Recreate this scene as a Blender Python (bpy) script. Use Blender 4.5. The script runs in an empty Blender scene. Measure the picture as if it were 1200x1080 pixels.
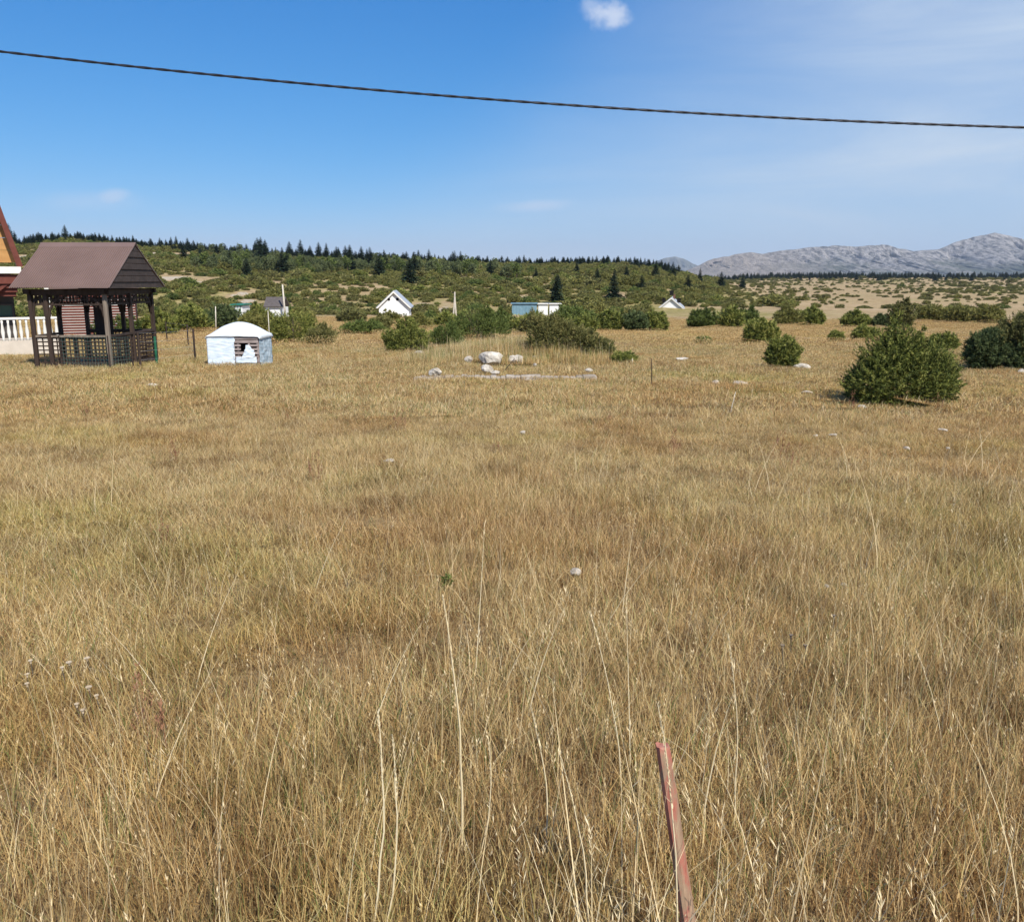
import bpy, math, random
import numpy as np
from mathutils import Vector, Matrix

# ------------------------------------------------------------------ camera, sky, sun, exposure
S = bpy.context.scene
F = 1000.0                      # focal length in pixels of the 1200 px wide photograph
PITCH = math.atan(212.0 / F)
EYE = 1.6
CP, SP = math.cos(PITCH), math.sin(PITCH)
cam_d = bpy.data.cameras.new("camera")
cam_d.lens = 36.0 * F / 1200.0
cam_d.sensor_width = 36.0
cam_d.clip_start = 0.05
cam_d.clip_end = 60000
cam = bpy.data.objects.new("camera", cam_d)
S.collection.objects.link(cam)
cam.location = (0, 0, EYE)
cam.rotation_euler = (math.pi / 2 - PITCH, 0, 0)
S.camera = cam

SUN_AZ, SUN_EL = math.radians(150), math.radians(45)
sdir = Vector((math.sin(SUN_AZ) * math.cos(SUN_EL), math.cos(SUN_AZ) * math.cos(SUN_EL), math.sin(SUN_EL)))
sd = bpy.data.lights.new("sun", 'SUN')
sd.energy = 4.6
sd.angle = math.radians(0.5)
sd.color = (1.0, 0.955, 0.88)
sun = bpy.data.objects.new("sun", sd)
S.collection.objects.link(sun)
sun.rotation_euler = sdir.to_track_quat('Z', 'Y').to_euler()
sun.location = (0, -20, 30)

S.view_settings.view_transform = 'Standard'
S.view_settings.look = 'None'
S.view_settings.exposure = 0.35
S.view_settings.gamma = 1.0
S.render.engine = 'CYCLES'
S.cycles.max_bounces = 4
S.cycles.diffuse_bounces = 2
S.cycles.glossy_bounces = 2
S.cycles.transmission_bounces = 2
S.cycles.volume_bounces = 0
S.cycles.use_denoising = True


def pdir(px, py):
    cx, cy = (px - 600) / F, (540 - py) / F
    return Vector((cx, CP + cy * SP, -SP + cy * CP))


def at(px, py, Y):
    d = pdir(px, py)
    t = Y / d.y
    return Vector((d.x * t, Y, EYE + d.z * t))


W = bpy.data.worlds.new("World")
S.world = W
W.use_nodes = True
nt = W.node_tree
nt.nodes.clear()


def N(tree, typ, **kw):
    n = tree.nodes.new(typ)
    for k, v in kw.items():
        if k == 'ins':
            for i, val in v.items():
                n.inputs[i].default_value = val
        else:
            setattr(n, k, v)
    return n


def math_(tree, op, a, b=None, clamp=False):
    n = tree.nodes.new('ShaderNodeMath')
    n.operation = op
    n.use_clamp = clamp
    for i, v in enumerate((a, b)):
        if v is None:
            continue
        if isinstance(v, (int, float)):
            n.inputs[i].default_value = v
        else:
            tree.links.new(v, n.inputs[i])
    return n.outputs[0]


def sstep(tree, val, lo, hi):
    n = tree.nodes.new('ShaderNodeMapRange')
    n.interpolation_type = 'SMOOTHSTEP'
    tree.links.new(val, n.inputs[0])
    n.inputs[1].default_value = lo
    n.inputs[2].default_value = hi
    return n.outputs[0]


def mixc(tree, fac, a, b):
    n = tree.nodes.new('ShaderNodeMix')
    n.data_type = 'RGBA'
    for sock, v in ((n.inputs['Factor'], fac), (n.inputs[6], a), (n.inputs[7], b)):
        if isinstance(v, (int, float)):
            sock.default_value = v
        elif isinstance(v, (tuple, list)):
            sock.default_value = (*v[:3], 1)
        else:
            tree.links.new(v, sock)
    return n.outputs[2]


sky = N(nt, 'ShaderNodeTexSky')
sky.sky_type = 'NISHITA'
sky.sun_disc = False
sky.sun_elevation = SUN_EL
sky.sun_rotation = SUN_AZ
sky.altitude = 1400
sky.air_density = 1.0
sky.dust_density = 0.6
sky.ozone_density = 3.0
tc = N(nt, 'ShaderNodeTexCoord')
gen = tc.outputs['Generated']
sep = N(nt, 'ShaderNodeSeparateXYZ')
nt.links.new(gen, sep.inputs[0])
# direction projected on a high flat layer: cirrus lives at (x/z, y/z)
zc_ = math_(nt, 'MAXIMUM', sep.outputs[2], 0.03)
lx = math_(nt, 'DIVIDE', sep.outputs[0], zc_)
ly = math_(nt, 'DIVIDE', sep.outputs[1], zc_)
comb = N(nt, 'ShaderNodeCombineXYZ')
azd = math_(nt, 'ARCTAN2', sep.outputs[0], sep.outputs[1])
nt.links.new(azd, comb.inputs[0])
nt.links.new(sep.outputs[2], comb.inputs[1])
mp = N(nt, 'ShaderNodeMapping', ins={2: (0, 0, math.radians(-24)), 3: (1.3, 7.0, 1)})
nt.links.new(comb.outputs[0], mp.inputs[0])
n1 = N(nt, 'ShaderNodeTexNoise', ins={2: 1.3, 3: 8.0, 4: 0.60, 8: 0.6})
nt.links.new(mp.outputs[0], n1.inputs[0])
streak = sstep(nt, n1.outputs[0], 0.28, 0.74)
# broad veil: thick toward +x, fading to nothing on the -x side
az = math_(nt, 'DIVIDE', sep.outputs[0], math_(nt, 'MAXIMUM', sep.outputs[1], 0.05))
edge = math_(nt, 'ADD', az, math_(nt, 'MULTIPLY', sep.outputs[2], -1.4))
n2 = N(nt, 'ShaderNodeTexNoise', ins={2: 1.6, 3: 3.0, 4: 0.5})
nt.links.new(gen, n2.inputs[0])
edge = math_(nt, 'ADD', edge, math_(nt, 'MULTIPLY', math_(nt, 'SUBTRACT', n2.outputs[0], 0.5), 0.35))
veil = sstep(nt, edge, -0.36, 0.26)
veil = math_(nt, 'MULTIPLY', veil, math_(nt, 'ADD', 0.48, math_(nt, 'MULTIPLY', streak, 0.50)))
veil = math_(nt, 'MULTIPLY', veil, sstep(nt, sep.outputs[1], -0.4, 0.3))


def blob(px, py, rx, ry, amp, nscale, disp, lo=0.0, hi=0.6, seed=0.0, rot=0.0):
    """a small cloud in direction (px, py); rx, ry are its half sizes as angles (rad)"""
    d = pdir(px, py).normalized()
    right = Vector((d.y, -d.x, 0)).normalized()
    up = right.cross(d)
    right, up = right * math.cos(rot) + up * math.sin(rot), up * math.cos(rot) - right * math.sin(rot)
    vals = []
    for ax, r in ((right, rx), (up, ry)):
        dp = N(nt, 'ShaderNodeVectorMath', operation='DOT_PRODUCT')
        nt.links.new(gen, dp.inputs[0])
        dp.inputs[1].default_value = ax
        vals.append(math_(nt, 'DIVIDE', dp.outputs['Value'], r))
    r2 = math_(nt, 'ADD', math_(nt, 'MULTIPLY', vals[0], vals[0]), math_(nt, 'MULTIPLY', vals[1], vals[1]))
    rr = math_(nt, 'SQRT', r2)
    nz = N(nt, 'ShaderNodeTexNoise', noise_dimensions='4D', ins={1: seed, 2: nscale, 3: 5.0, 4: 0.6})
    nt.links.new(gen, nz.inputs[0])
    v = math_(nt, 'SUBTRACT', 1.0, rr)
    v = math_(nt, 'ADD', v, math_(nt, 'MULTIPLY', math_(nt, 'SUBTRACT', nz.outputs[0], 0.5), disp))
    m = sstep(nt, v, lo, hi)
    fr = N(nt, 'ShaderNodeVectorMath', operation='DOT_PRODUCT')
    nt.links.new(gen, fr.inputs[0])
    fr.inputs[1].default_value = d
    return math_(nt, 'MULTIPLY', math_(nt, 'MULTIPLY', m, amp), sstep(nt, fr.outputs['Value'], 0.5, 0.7))


b1 = blob(713, 17, 0.027, 0.019, 0.80, 34, 2.1, -0.05, 0.85, 1.0, -0.25)
b1b = blob(694, 8, 0.020, 0.012, 0.42, 30, 1.6, -0.05, 0.75, 7.0, -0.3)
b2 = blob(132, 230, 0.022, 0.010, 0.50, 24, 1.2, -0.05, 0.8, 2.0, 0.15)
b3 = blob(98, 236, 0.060, 0.014, 0.25, 12, 1.4, -0.1, 0.9, 3.0, 0.05)
b4 = blob(630, 241, 0.050, 0.009, 0.42, 12, 1.3, -0.1, 0.9, 4.0, 0.05)
puffs = b1
for b in (b1b, b2, b3, b4):
    puffs = math_(nt, 'MAXIMUM', puffs, b)
sat = N(nt, 'ShaderNodeHueSaturation', ins={0: 0.5, 1: 1.15, 2: 1.0})
nt.links.new(sky.outputs[0], sat.inputs['Color'])
tint = N(nt, 'ShaderNodeMix', data_type='RGBA', blend_type='MULTIPLY')
tint.inputs['Factor'].default_value = 1.0
nt.links.new(sat.outputs[0], tint.inputs[6])
tint.inputs[7].default_value = (0.80, 1.02, 1.22, 1)
sepc = N(nt, 'ShaderNodeSeparateColor')
nt.links.new(tint.outputs[2], sepc.inputs[0])
cmb = N(nt, 'ShaderNodeCombineColor')
for ch_, (ex_, am_) in enumerate(((1.4, .42), (.85, .93), (.60, 1.85))):
    nt.links.new(math_(nt, 'MULTIPLY', math_(nt, 'POWER', sepc.outputs[ch_], ex_), am_), cmb.inputs[ch_])
c1 = mixc(nt, veil, cmb.outputs[0], (4.9, 5.8, 6.9))
c2 = mixc(nt, puffs, c1, (5.6, 6.2, 7.4))
bg = N(nt, 'ShaderNodeBackground', ins={1: 0.10})
nt.links.new(c2, bg.inputs[0])
wo = N(nt, 'ShaderNodeOutputWorld')
nt.links.new(bg.outputs[0], wo.inputs[0])

# ------------------------------------------------------------------ helpers
COL = S.collection
rng = np.random.default_rng(11)
random.seed(5)


def _h(ix, iy, s):
    n = (ix.astype(np.int64) * 374761393 + iy.astype(np.int64) * 668265263 + s * 974634777) & 0xffffffff
    n = ((n ^ (n >> 13)) * 1274126177) & 0xffffffff
    return ((n ^ (n >> 16)) & 0xffff) / 65535.0


def vnoise(x, y, s=0):
    x, y = np.asarray(x, float), np.asarray(y, float)
    ix, iy = np.floor(x), np.floor(y)
    fx, fy = x - ix, y - iy
    fx, fy = fx * fx * (3 - 2 * fx), fy * fy * (3 - 2 * fy)
    a, b = _h(ix, iy, s), _h(ix + 1, iy, s)
    c, d = _h(ix, iy + 1, s), _h(ix + 1, iy + 1, s)
    return (a + (b - a) * fx) * (1 - fy) + (c + (d - c) * fx) * fy


def fbm(x, y, o=4, s=0):
    v, a, t = 0, 1.0, 0
    for i in range(o):
        v = v + a * vnoise(np.asarray(x) * 2 ** i, np.asarray(y) * 2 ** i, s + i * 17)
        t += a
        a *= 0.5
    return v / t


CREST_U = np.array([-1.2, -0.60, -0.56, -0.50, -0.42, -0.37, -0.30, -0.20, -0.10, 0, 0.07, 0.16, 0.20, 0.25, 0.32, 1.2])
CREST_ROW = np.array([284, 286, 290, 284, 292, 296, 302, 306, 309, 312, 311, 310, 312, 317, 322, 325.])
LY = np.array([0, 3, 8, 14, 24.5, 40, 60, 100, 150, 180, 260, 370, 500])
LZ = np.array([0, -.05, -.2, -.42, -.80, -1.35, -2.0, -3.2, -4.6, -5.0, -.8, 6.5])
RY = np.array([0, 3, 8, 14, 24.5, 40, 60, 100, 200, 400, 800, 1200, 2000, 6000, 40000])
RZ = np.array([0, -.05, -.2, -.42, -.80, -1.4, -2.1, -3.5, -5.0, -4.6, -1.4, 4.5, 3.5, -5, -20])


def H(X, Y):
    X, Y = np.asarray(X, float), np.asarray(Y, float)
    R = np.hypot(X, Y)
    th = np.clip(np.arctan2(X, Y), -0.80, 0.80)
    u = np.tan(th)
    D = np.where(np.abs(np.arctan2(X, Y)) < 0.8, np.abs(Y), R * math.cos(0.8))
    zc = EYE + (328 - np.interp(u, CREST_U, CREST_ROW)) * 0.5
    k = zc / 14.0
    zl = np.interp(D, LY[:10], LZ[:10])
    t = np.clip((D - 180) / 320, 0, 1)
    ts = t * (1.25 - 0.25 * t)
    zl = np.where(D > 180, -5.0 + (zc + 5.0) * ts, zl)
    t2 = np.clip((D - 500) / 900, 0, 1)
    t2 = t2 * t2 * (3 - 2 * t2)
    zl = np.where(D > 500, zc + (-12 - zc) * t2, zl)
    zr = np.interp(D, RY, RZ)
    w = np.clip((u - 0.10) / 0.22, 0, 1)
    w = w * w * (3 - 2 * w)
    z = zl * (1 - w) + zr * w
    z = z + 0.055 * (fbm(X * 0.5, Y * 0.5, 3, 5) - 0.5) * np.clip(R / 4, 0, 1)
    z = z + 2.2 * (fbm(X / 45, Y / 45, 4, 9) - 0.5) * np.clip((R - 60) / 160, 0, 1)
    z = z + 0.42 * np.exp(-((X - 0.5) / 2.4) ** 2 - ((Y - 26.2) / 2.0) ** 2)
    return z


def Hs(x, y):
    return float(H(np.array([x]), np.array([y]))[0])


def ground(px, py):
    """where the view ray through a pixel of the photograph meets the ground"""
    d = pdir(px, py)
    ys = np.geomspace(1.2, 4000, 4000)
    t = ys / d.y
    z = EYE + d.z * t
    g = H(d.x * t, ys)
    k = np.argmax(z < g)
    if k == 0:
        k = len(ys) - 1
    return Vector((float(d.x * t[k]), float(ys[k]), float(g[k])))


def tag(o, label=None, cat=None, group=None, kind=None):
    if label: o['label'] = label
    if cat: o['category'] = cat
    if group: o['group'] = group
    if kind: o['kind'] = kind
    return o


def empty(name, loc, rz=0.0):
    o = bpy.data.objects.new(name, None)
    o.empty_display_size = 0.2
    COL.objects.link(o)
    o.location = loc
    o.rotation_euler = (0, 0, rz)
    return o


def link_mesh(name, verts, faces, mats, parent=None, link=True, smooth=False, attrs=None, mat_idx=None):
    me = bpy.data.meshes.new(name)
    me.from_pydata([tuple(v) for v in verts], [], [tuple(f) for f in faces])
    if not isinstance(mats, (list, tuple)):
        mats = [mats]
    for m in mats:
        me.materials.append(m)
    if mat_idx is not None:
        me.polygons.foreach_set('material_index', np.asarray(mat_idx, dtype=np.int32))
    if smooth:
        me.polygons.foreach_set('use_smooth', [True] * len(me.polygons))
    for k, a in (attrs or {}).items():
        at_ = me.attributes.new(k, 'FLOAT', 'POINT')
        at_.data.foreach_set('value', np.asarray(a, dtype=np.float32))
    me.update()
    o = bpy.data.objects.new(name, me)
    if link:
        COL.objects.link(o)
    if parent is not None:
        o.parent = parent
    return o


def fast_mesh(name, V, ntri, mats, attrs=None, parent=None, link=True, quads=False, mat_idx=None):
    """V: (n*3,3) or (n*4,3) separate triangles / quads"""
    k = 4 if quads else 3
    me = bpy.data.meshes.new(name)
    nv = len(V)
    nf = nv // k
    me.vertices.add(nv)
    me.vertices.foreach_set('co', np.ascontiguousarray(V, dtype=np.float32).ravel())
    me.loops.add(nv)
    me.loops.foreach_set('vertex_index', np.arange(nv, dtype=np.int32))
    me.polygons.add(nf)
    me.polygons.foreach_set('loop_start', np.arange(0, nv, k, dtype=np.int32))
    me.polygons.foreach_set('loop_total', np.full(nf, k, dtype=np.int32))
    if not isinstance(mats, (list, tuple)):
        mats = [mats]
    for m in mats:
        me.materials.append(m)
    if mat_idx is not None:
        me.polygons.foreach_set('material_index', np.asarray(mat_idx, dtype=np.int32))
    me.update(calc_edges=True)
    for kk, a in (attrs or {}).items():
        at_ = me.attributes.new(kk, 'FLOAT', 'POINT')
        at_.data.foreach_set('value', np.asarray(a, dtype=np.float32))
    o = bpy.data.objects.new(name, me)
    if link:
        COL.objects.link(o)
    if parent is not None:
        o.parent = parent
    return o


class MB:
    """collects boxes, bars, tubes into ONE mesh"""
    def __init__(self):
        self.v, self.f = [], []

    def box(self, c, s, rot=None):
        b = len(self.v)
        for dx, dy, dz in ((-1, -1, -1), (1, -1, -1), (1, 1, -1), (-1, 1, -1), (-1, -1, 1), (1, -1, 1), (1, 1, 1), (-1, 1, 1)):
            p = Vector((dx * s[0] / 2, dy * s[1] / 2, dz * s[2] / 2))
            if rot is not None:
                p = rot @ p
            self.v.append(Vector(c) + p)
        for q in ((0, 3, 2, 1), (4, 5, 6, 7), (0, 1, 5, 4), (1, 2, 6, 5), (2, 3, 7, 6), (3, 0, 4, 7)):
            self.f.append([b + i for i in q])
        return self

    def bar(self, a, b, w, h=None):
        a, b = Vector(a), Vector(b)
        d = b - a
        q = d.to_track_quat('Z', 'Y').to_matrix()
        return self.box((a + b) / 2, (w, h or w, d.length), q)

    def tube(self, pts, rads, n=8, cap=True):
        pts = [Vector(p) for p in pts]
        if isinstance(rads, (int, float)):
            rads = [rads] * len(pts)
        st = len(self.v)
        ref = Vector((0.31, 0.2, 0.93))
        for i, p in enumerate(pts):
            t = (pts[min(i + 1, len(pts) - 1)] - pts[max(i - 1, 0)]).normalized()
            if abs(t.dot(ref)) > 0.95:
                ref = Vector((1, 0, 0))
            a = t.cross(ref).normalized()
            b = t.cross(a)
            for k in range(n):
                th = 2 * math.pi * k / n
                self.v.append(p + (a * math.cos(th) + b * math.sin(th)) * rads[i])
        for i in range(len(pts) - 1):
            for k in range(n):
                self.f.append([st + i * n + k, st + i * n + (k + 1) % n, st + (i + 1) * n + (k + 1) % n, st + (i + 1) * n + k])
        if cap:
            self.f.append([st + k for k in range(n)][::-1])
            self.f.append([st + (len(pts) - 1) * n + k for k in range(n)])
        return self

    def poly(self, pts, thick=None):
        """a flat polygon, or a slab when thick is a vector"""
        b = len(self.v)
        n = len(pts)
        self.v += [Vector(p) for p in pts]
        self.f.append([b + i for i in range(n)])
        if thick is not None:
            t = Vector(thick)
            self.v += [Vector(p) + t for p in pts]
            self.f.append([b + n + i for i in range(n)][::-1])
            for i in range(n):
                j = (i + 1) % n
                self.f.append([b + j, b + i, b + n + i, b + n + j])
        return self

    def build(self, name, mat, parent=None, smooth=False, bevel=0.0):
        me = bpy.data.meshes.new(name)
        me.from_pydata([tuple(v) for v in self.v], [], self.f)
        me.materials.append(mat)
        if smooth:
            me.polygons.foreach_set('use_smooth', [True] * len(me.polygons))
        me.update()
        o = bpy.data.objects.new(name, me)
        COL.objects.link(o)
        if parent is not None:
            o.parent = parent
        if bevel:
            m = o.modifiers.new('bevel', 'BEVEL')
            m.width = bevel
            m.segments = 1
        return o


# ------------------------------------------------------------------ materials
def base_mat(name, rough=0.8, spec=0.3):
    m = bpy.data.materials.new(name)
    m.use_nodes = True
    t = m.node_tree
    b = t.nodes['Principled BSDF']
    b.inputs['Roughness'].default_value = rough
    b.inputs['Specular IOR Level'].default_value = spec
    return m, t, b


def ramp(tree, fac, stops, interp='LINEAR'):
    n = tree.nodes.new('ShaderNodeValToRGB')
    n.color_ramp.interpolation = interp
    el = n.color_ramp.elements
    while len(el) > 1:
        el.remove(el[-1])
    el[0].position, el[0].color = stops[0][0], (*stops[0][1], 1)
    for p, c in stops[1:]:
        e = el.new(p)
        e.color = (*c, 1)
    tree.links.new(fac, n.inputs[0])
    return n.outputs[0]


def pos_noise(tree, scale, detail=4, rough=0.55, seed=0.0, sc=(1, 1, 1), coord='pos'):
    if coord == 'pos':
        src = tree.nodes.new('ShaderNodeNewGeometry').outputs['Position']
    else:
        src = tree.nodes.new('ShaderNodeTexCoord').outputs['Object']
    mp_ = tree.nodes.new('ShaderNodeMapping')
    mp_.inputs[1].default_value = (seed * 3.7, seed * 1.9, seed)
    mp_.inputs[3].default_value = sc
    tree.links.new(src, mp_.inputs[0])
    n = tree.nodes.new('ShaderNodeTexNoise')
    n.inputs[2].default_value = scale
    n.inputs[3].default_value = detail
    n.inputs[4].default_value = rough
    tree.links.new(mp_.outputs[0], n.inputs[0])
    return n.outputs[0]


def simple_mat(name, c1, c2, scale=4, rough=0.8, spec=0.3, sc=(1, 1, 1), bump=0.0, coord='obj', lo=0.3, hi=0.7, metallic=0):
    m, t, b = base_mat(name, rough, spec)
    n = pos_noise(t, scale, 5, 0.6, hash(name) % 7 * 0 + len(name), sc, coord)
    c = ramp(t, n, [(lo, c1), (hi, c2)])
    t.links.new(c, b.inputs['Base Color'])
    b.inputs['Metallic'].default_value = metallic
    if bump:
        bp = t.nodes.new('ShaderNodeBump')
        bp.inputs['Strength'].default_value = bump
        bp.inputs['Distance'].default_value = 0.02
        t.links.new(n, bp.inputs['Height'])
        t.links.new(bp.outputs[0], b.inputs['Normal'])
    return m


def leafy(name, stops, tr=0.25, patch=0.0, rough=0.7, big=None):
    """foliage or grass: colour from a per-leaf value, a per-object value and slow world noise"""
    m = bpy.data.materials.new(name)
    m.use_nodes = True
    t = m.node_tree
    t.nodes.clear()
    a = t.nodes.new('ShaderNodeAttribute')
    a.attribute_name = 'v'
    oi = t.nodes.new('ShaderNodeObjectInfo')
    f = math_(t, 'ADD', a.outputs['Fac'], math_(t, 'MULTIPLY', math_(t, 'SUBTRACT', oi.outputs['Random'], 0.5), 0.22))
    if patch:
        n = pos_noise(t, 0.55, 4, 0.6)
        f = math_(t, 'ADD', f, math_(t, 'MULTIPLY', math_(t, 'SUBTRACT', n, 0.5), patch))
    c = ramp(t, f, stops)
    if big:
        for (sc, lo, hi, col, amt, sd_) in big:
            nn = pos_noise(t, sc, 4, 0.6, sd_)
            k = math_(t, 'MULTIPLY', sstep(t, nn, lo, hi), amt)
            mul = t.nodes.new('ShaderNodeMix')
            mul.data_type = 'RGBA'
            mul.blend_type = 'MULTIPLY'
            t.links.new(k, mul.inputs['Factor'])
            t.links.new(c, mul.inputs[6])
            mul.inputs[7].default_value = (*col, 1)
            c = mul.outputs[2]
    d = t.nodes.new('ShaderNodeBsdfPrincipled')
    d.inputs['Roughness'].default_value = rough
    d.inputs['Specular IOR Level'].default_value = 0.25
    t.links.new(c, d.inputs['Base Color'])
    tl = t.nodes.new('ShaderNodeBsdfTranslucent')
    t.links.new(c, tl.inputs[0])
    mx = t.nodes.new('ShaderNodeMixShader')
    mx.inputs[0].default_value = tr
    t.links.new(d.outputs[0], mx.inputs[1])
    t.links.new(tl.outputs[0], mx.inputs[2])
    o = t.nodes.new('ShaderNodeOutputMaterial')
    t.links.new(mx.outputs[0], o.inputs[0])
    return m


M = {}
PATCHES = [(0.42, 0.48, 0.66, (0.84, 0.70, 0.60), 0.6, 1.0),     # rusty brown areas
           (0.27, 0.50, 0.68, (0.84, 0.92, 0.62), 0.55, 4.0),    # greener areas
           (2.2, 0.45, 0.66, (0.58, 0.54, 0.52), 0.75, 9.0),      # smaller dark thatch
           (0.09, 0.45, 0.62, (1.10, 1.04, 0.96), 0.6, 13.0)]
M['grass'] = leafy('dry_grass', [(0.0, (0.13, 0.062, 0.028)), (0.14, (0.26, 0.140, 0.060)), (0.30, (0.47, 0.305, 0.118)),
                                 (0.50, (0.70, 0.495, 0.215)), (0.76, (0.90, 0.71, 0.38)), (0.91, (0.50, 0.42, 0.17)), (0.97, (0.24, 0.25, 0.085)), (1.0, (0.17, 0.21, 0.06))],
                   tr=0.3, patch=0.14, big=PATCHES)
M['straw'] = leafy('straw_stems', [(0.0, (0.50, 0.35, 0.17)), (0.5, (0.76, 0.60, 0.34)), (1.0, (0.90, 0.77, 0.50))], tr=0.15, big=[PATCHES[0]])
M['rust'] = leafy('rusty_stems', [(0.0, (0.16, 0.07, 0.04)), (0.6, (0.32, 0.15, 0.08)), (1.0, (0.44, 0.25, 0.13))], tr=0.15)
M['juniper'] = leafy('juniper_needles', [(0.0, (0.054, 0.069, 0.018)), (0.35, (0.146, 0.174, 0.038)), (0.7, (0.297, 0.308, 0.067)), (1.0, (0.470, 0.448, 0.134))], tr=0.2)
M['juniper_blue'] = leafy('grey_green_needles', [(0.0, (0.043, 0.062, 0.026)), (0.5, (0.114, 0.150, 0.053)), (1.0, (0.240, 0.276, 0.108))], tr=0.2)
M['juniper_brown'] = leafy('olive_brown_leaves', [(0.0, (0.075, 0.073, 0.027)), (0.4, (0.169, 0.169, 0.053)), (0.75, (0.275, 0.256, 0.085)), (1.0, (0.425, 0.362, 0.138))], tr=0.25)
M['shrub_yellow'] = leafy('yellow_green_leaves', [(0.0, (0.12, 0.12, 0.034)), (0.5, (0.245, 0.24, 0.066)), (1.0, (0.42, 0.37, 0.12))], tr=0.3)
M['shrub_green'] = leafy('fresh_green_leaves', [(0.0, (0.063, 0.086, 0.023)), (0.5, (0.144, 0.190, 0.046)), (1.0, (0.276, 0.310, 0.086))], tr=0.3)
M['spruce'] = leafy('spruce_needles', [(0.0, (0.012, 0.022, 0.012)), (0.5, (0.024, 0.042, 0.020)), (1.0, (0.045, 0.068, 0.030))], tr=0.1)
M['decid'] = leafy('pale_tree_leaves', [(0.0, (0.081, 0.098, 0.039)), (0.5, (0.149, 0.178, 0.071)), (1.0, (0.253, 0.276, 0.127))], tr=0.3)
M['bark'] = simple_mat('bark', (0.06, 0.045, 0.03), (0.14, 0.11, 0.08), 18, 0.9, sc=(1, 1, .2), bump=0.5)


def ground_mat():
    m, t, b = base_mat('meadow_soil', 0.95, 0.1)
    z = t.nodes.new('ShaderNodeAttribute')
    z.attribute_name = 'bare'
    s = t.nodes.new('ShaderNodeAttribute')
    s.attribute_name = 'scrub'
    nf = t.nodes.new('ShaderNodeAttribute')
    nf.attribute_name = 'near'
    # soil and thatch close by
    n1 = pos_noise(t, 14, 6, 0.7)
    soil = ramp(t, n1, [(0.3, (0.10, 0.065, 0.032)), (0.5, (0.24, 0.165, 0.08)), (0.7, (0.40, 0.29, 0.145))])
    # dry pasture far off
    n2 = pos_noise(t, 0.55, 6, 0.7, 2.0)
    n3 = pos_noise(t, 0.045, 5, 0.62, 5.0)
    n5 = pos_noise(t, 3.1, 5, 0.75, 6.0)
    past = ramp(t, n2, [(0.30, (0.245, 0.165, 0.082)), (0.5, (0.375, 0.265, 0.135)), (0.68, (0.50, 0.385, 0.215))])
    past = mixc(t, math_(t, 'MULTIPLY', sstep(t, n5, 0.5, 0.7), 0.45), past, (0.26, 0.18, 0.09))
    past = mixc(t, math_(t, 'MULTIPLY', sstep(t, n3, 0.52, 0.70), 0.6), past, (0.30, 0.26, 0.11))
    past = mixc(t, math_(t, 'MULTIPLY', sstep(t, n3, 0.46, 0.34), 0.6), past, (0.48, 0.345, 0.205))
    # scrub undergrowth on the hill
    n4 = pos_noise(t, 0.42, 6, 0.72, 8.0)
    scr = ramp(t, n4, [(0.35, (0.17, 0.155, 0.05)), (0.5, (0.29, 0.235, 0.085)), (0.62, (0.44, 0.33, 0.16))])
    c = mixc(t, nf.outputs['Fac'], past, soil)
    k = math_(t, 'ADD', s.outputs['Fac'], math_(t, 'MULTIPLY', math_(t, 'SUBTRACT', n4, 0.5), 0.7))
    c = mixc(t, sstep(t, k, 0.35, 0.65), c, scr)
    n6 = pos_noise(t, 0.9, 5, 0.7, 3.0)
    bare = ramp(t, n6, [(0.3, (0.34, 0.27, 0.18)), (0.7, (0.58, 0.50, 0.38))])
    kb = math_(t, 'ADD', z.outputs['Fac'], math_(t, 'MULTIPLY', math_(t, 'SUBTRACT', n4, 0.5), 0.9))
    c = mixc(t, sstep(t, kb, 0.45, 0.62), c, bare)
    t.links.new(c, b.inputs['Base Color'])
    bp = t.nodes.new('ShaderNodeBump')
    bp.inputs['Strength'].default_value = 0.8
    bp.inputs['Distance'].default_value = 0.25
    t.links.new(n2, bp.inputs['Height'])
    t.links.new(bp.outputs[0], b.inputs['Normal'])
    return m


M['ground'] = ground_mat()

# ------------------------------------------------------------------ ground sheet
BARE = []   # (x, y, rx, ry, rot, strength)


def bare_px(px, py, w, hgt, s=1.0):
    g = ground(px, py)
    g2 = ground(px, py - hgt / 2)
    g3 = ground(px, py + hgt / 2)
    BARE.append((g.x, g.y, w / 2 / F * g.y, max(1.0, abs(g2.y - g3.y) / 2), s))


for a in ((277, 336, 12, 6), (282, 345, 15, 9, 1.2), (289, 353, 16, 7, 1.2), (297, 358, 12, 5), (182, 297, 26, 6), (206, 299, 18, 5), (178, 291, 20, 4), (200, 326, 60, 7, .75),
          (230, 331, 26, 6, .7), (495, 357, 30, 6, .7), (518, 367, 26, 7, .7), (426, 347, 24, 6, .55), (612, 350, 16, 6, 1.0), (575, 340, 40, 4, .5), (660, 333, 60, 4, .5),
          (720, 345, 60, 5, .6), (860, 335, 80, 3, .5), (1130, 340, 60, 3, .6), (1170, 335, 50, 3, .6), (400, 370, 40, 6, .5), (45, 292, 14, 4, 1.0), (597, 313, 16, 2, .9)):
    bare_px(*a)


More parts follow.
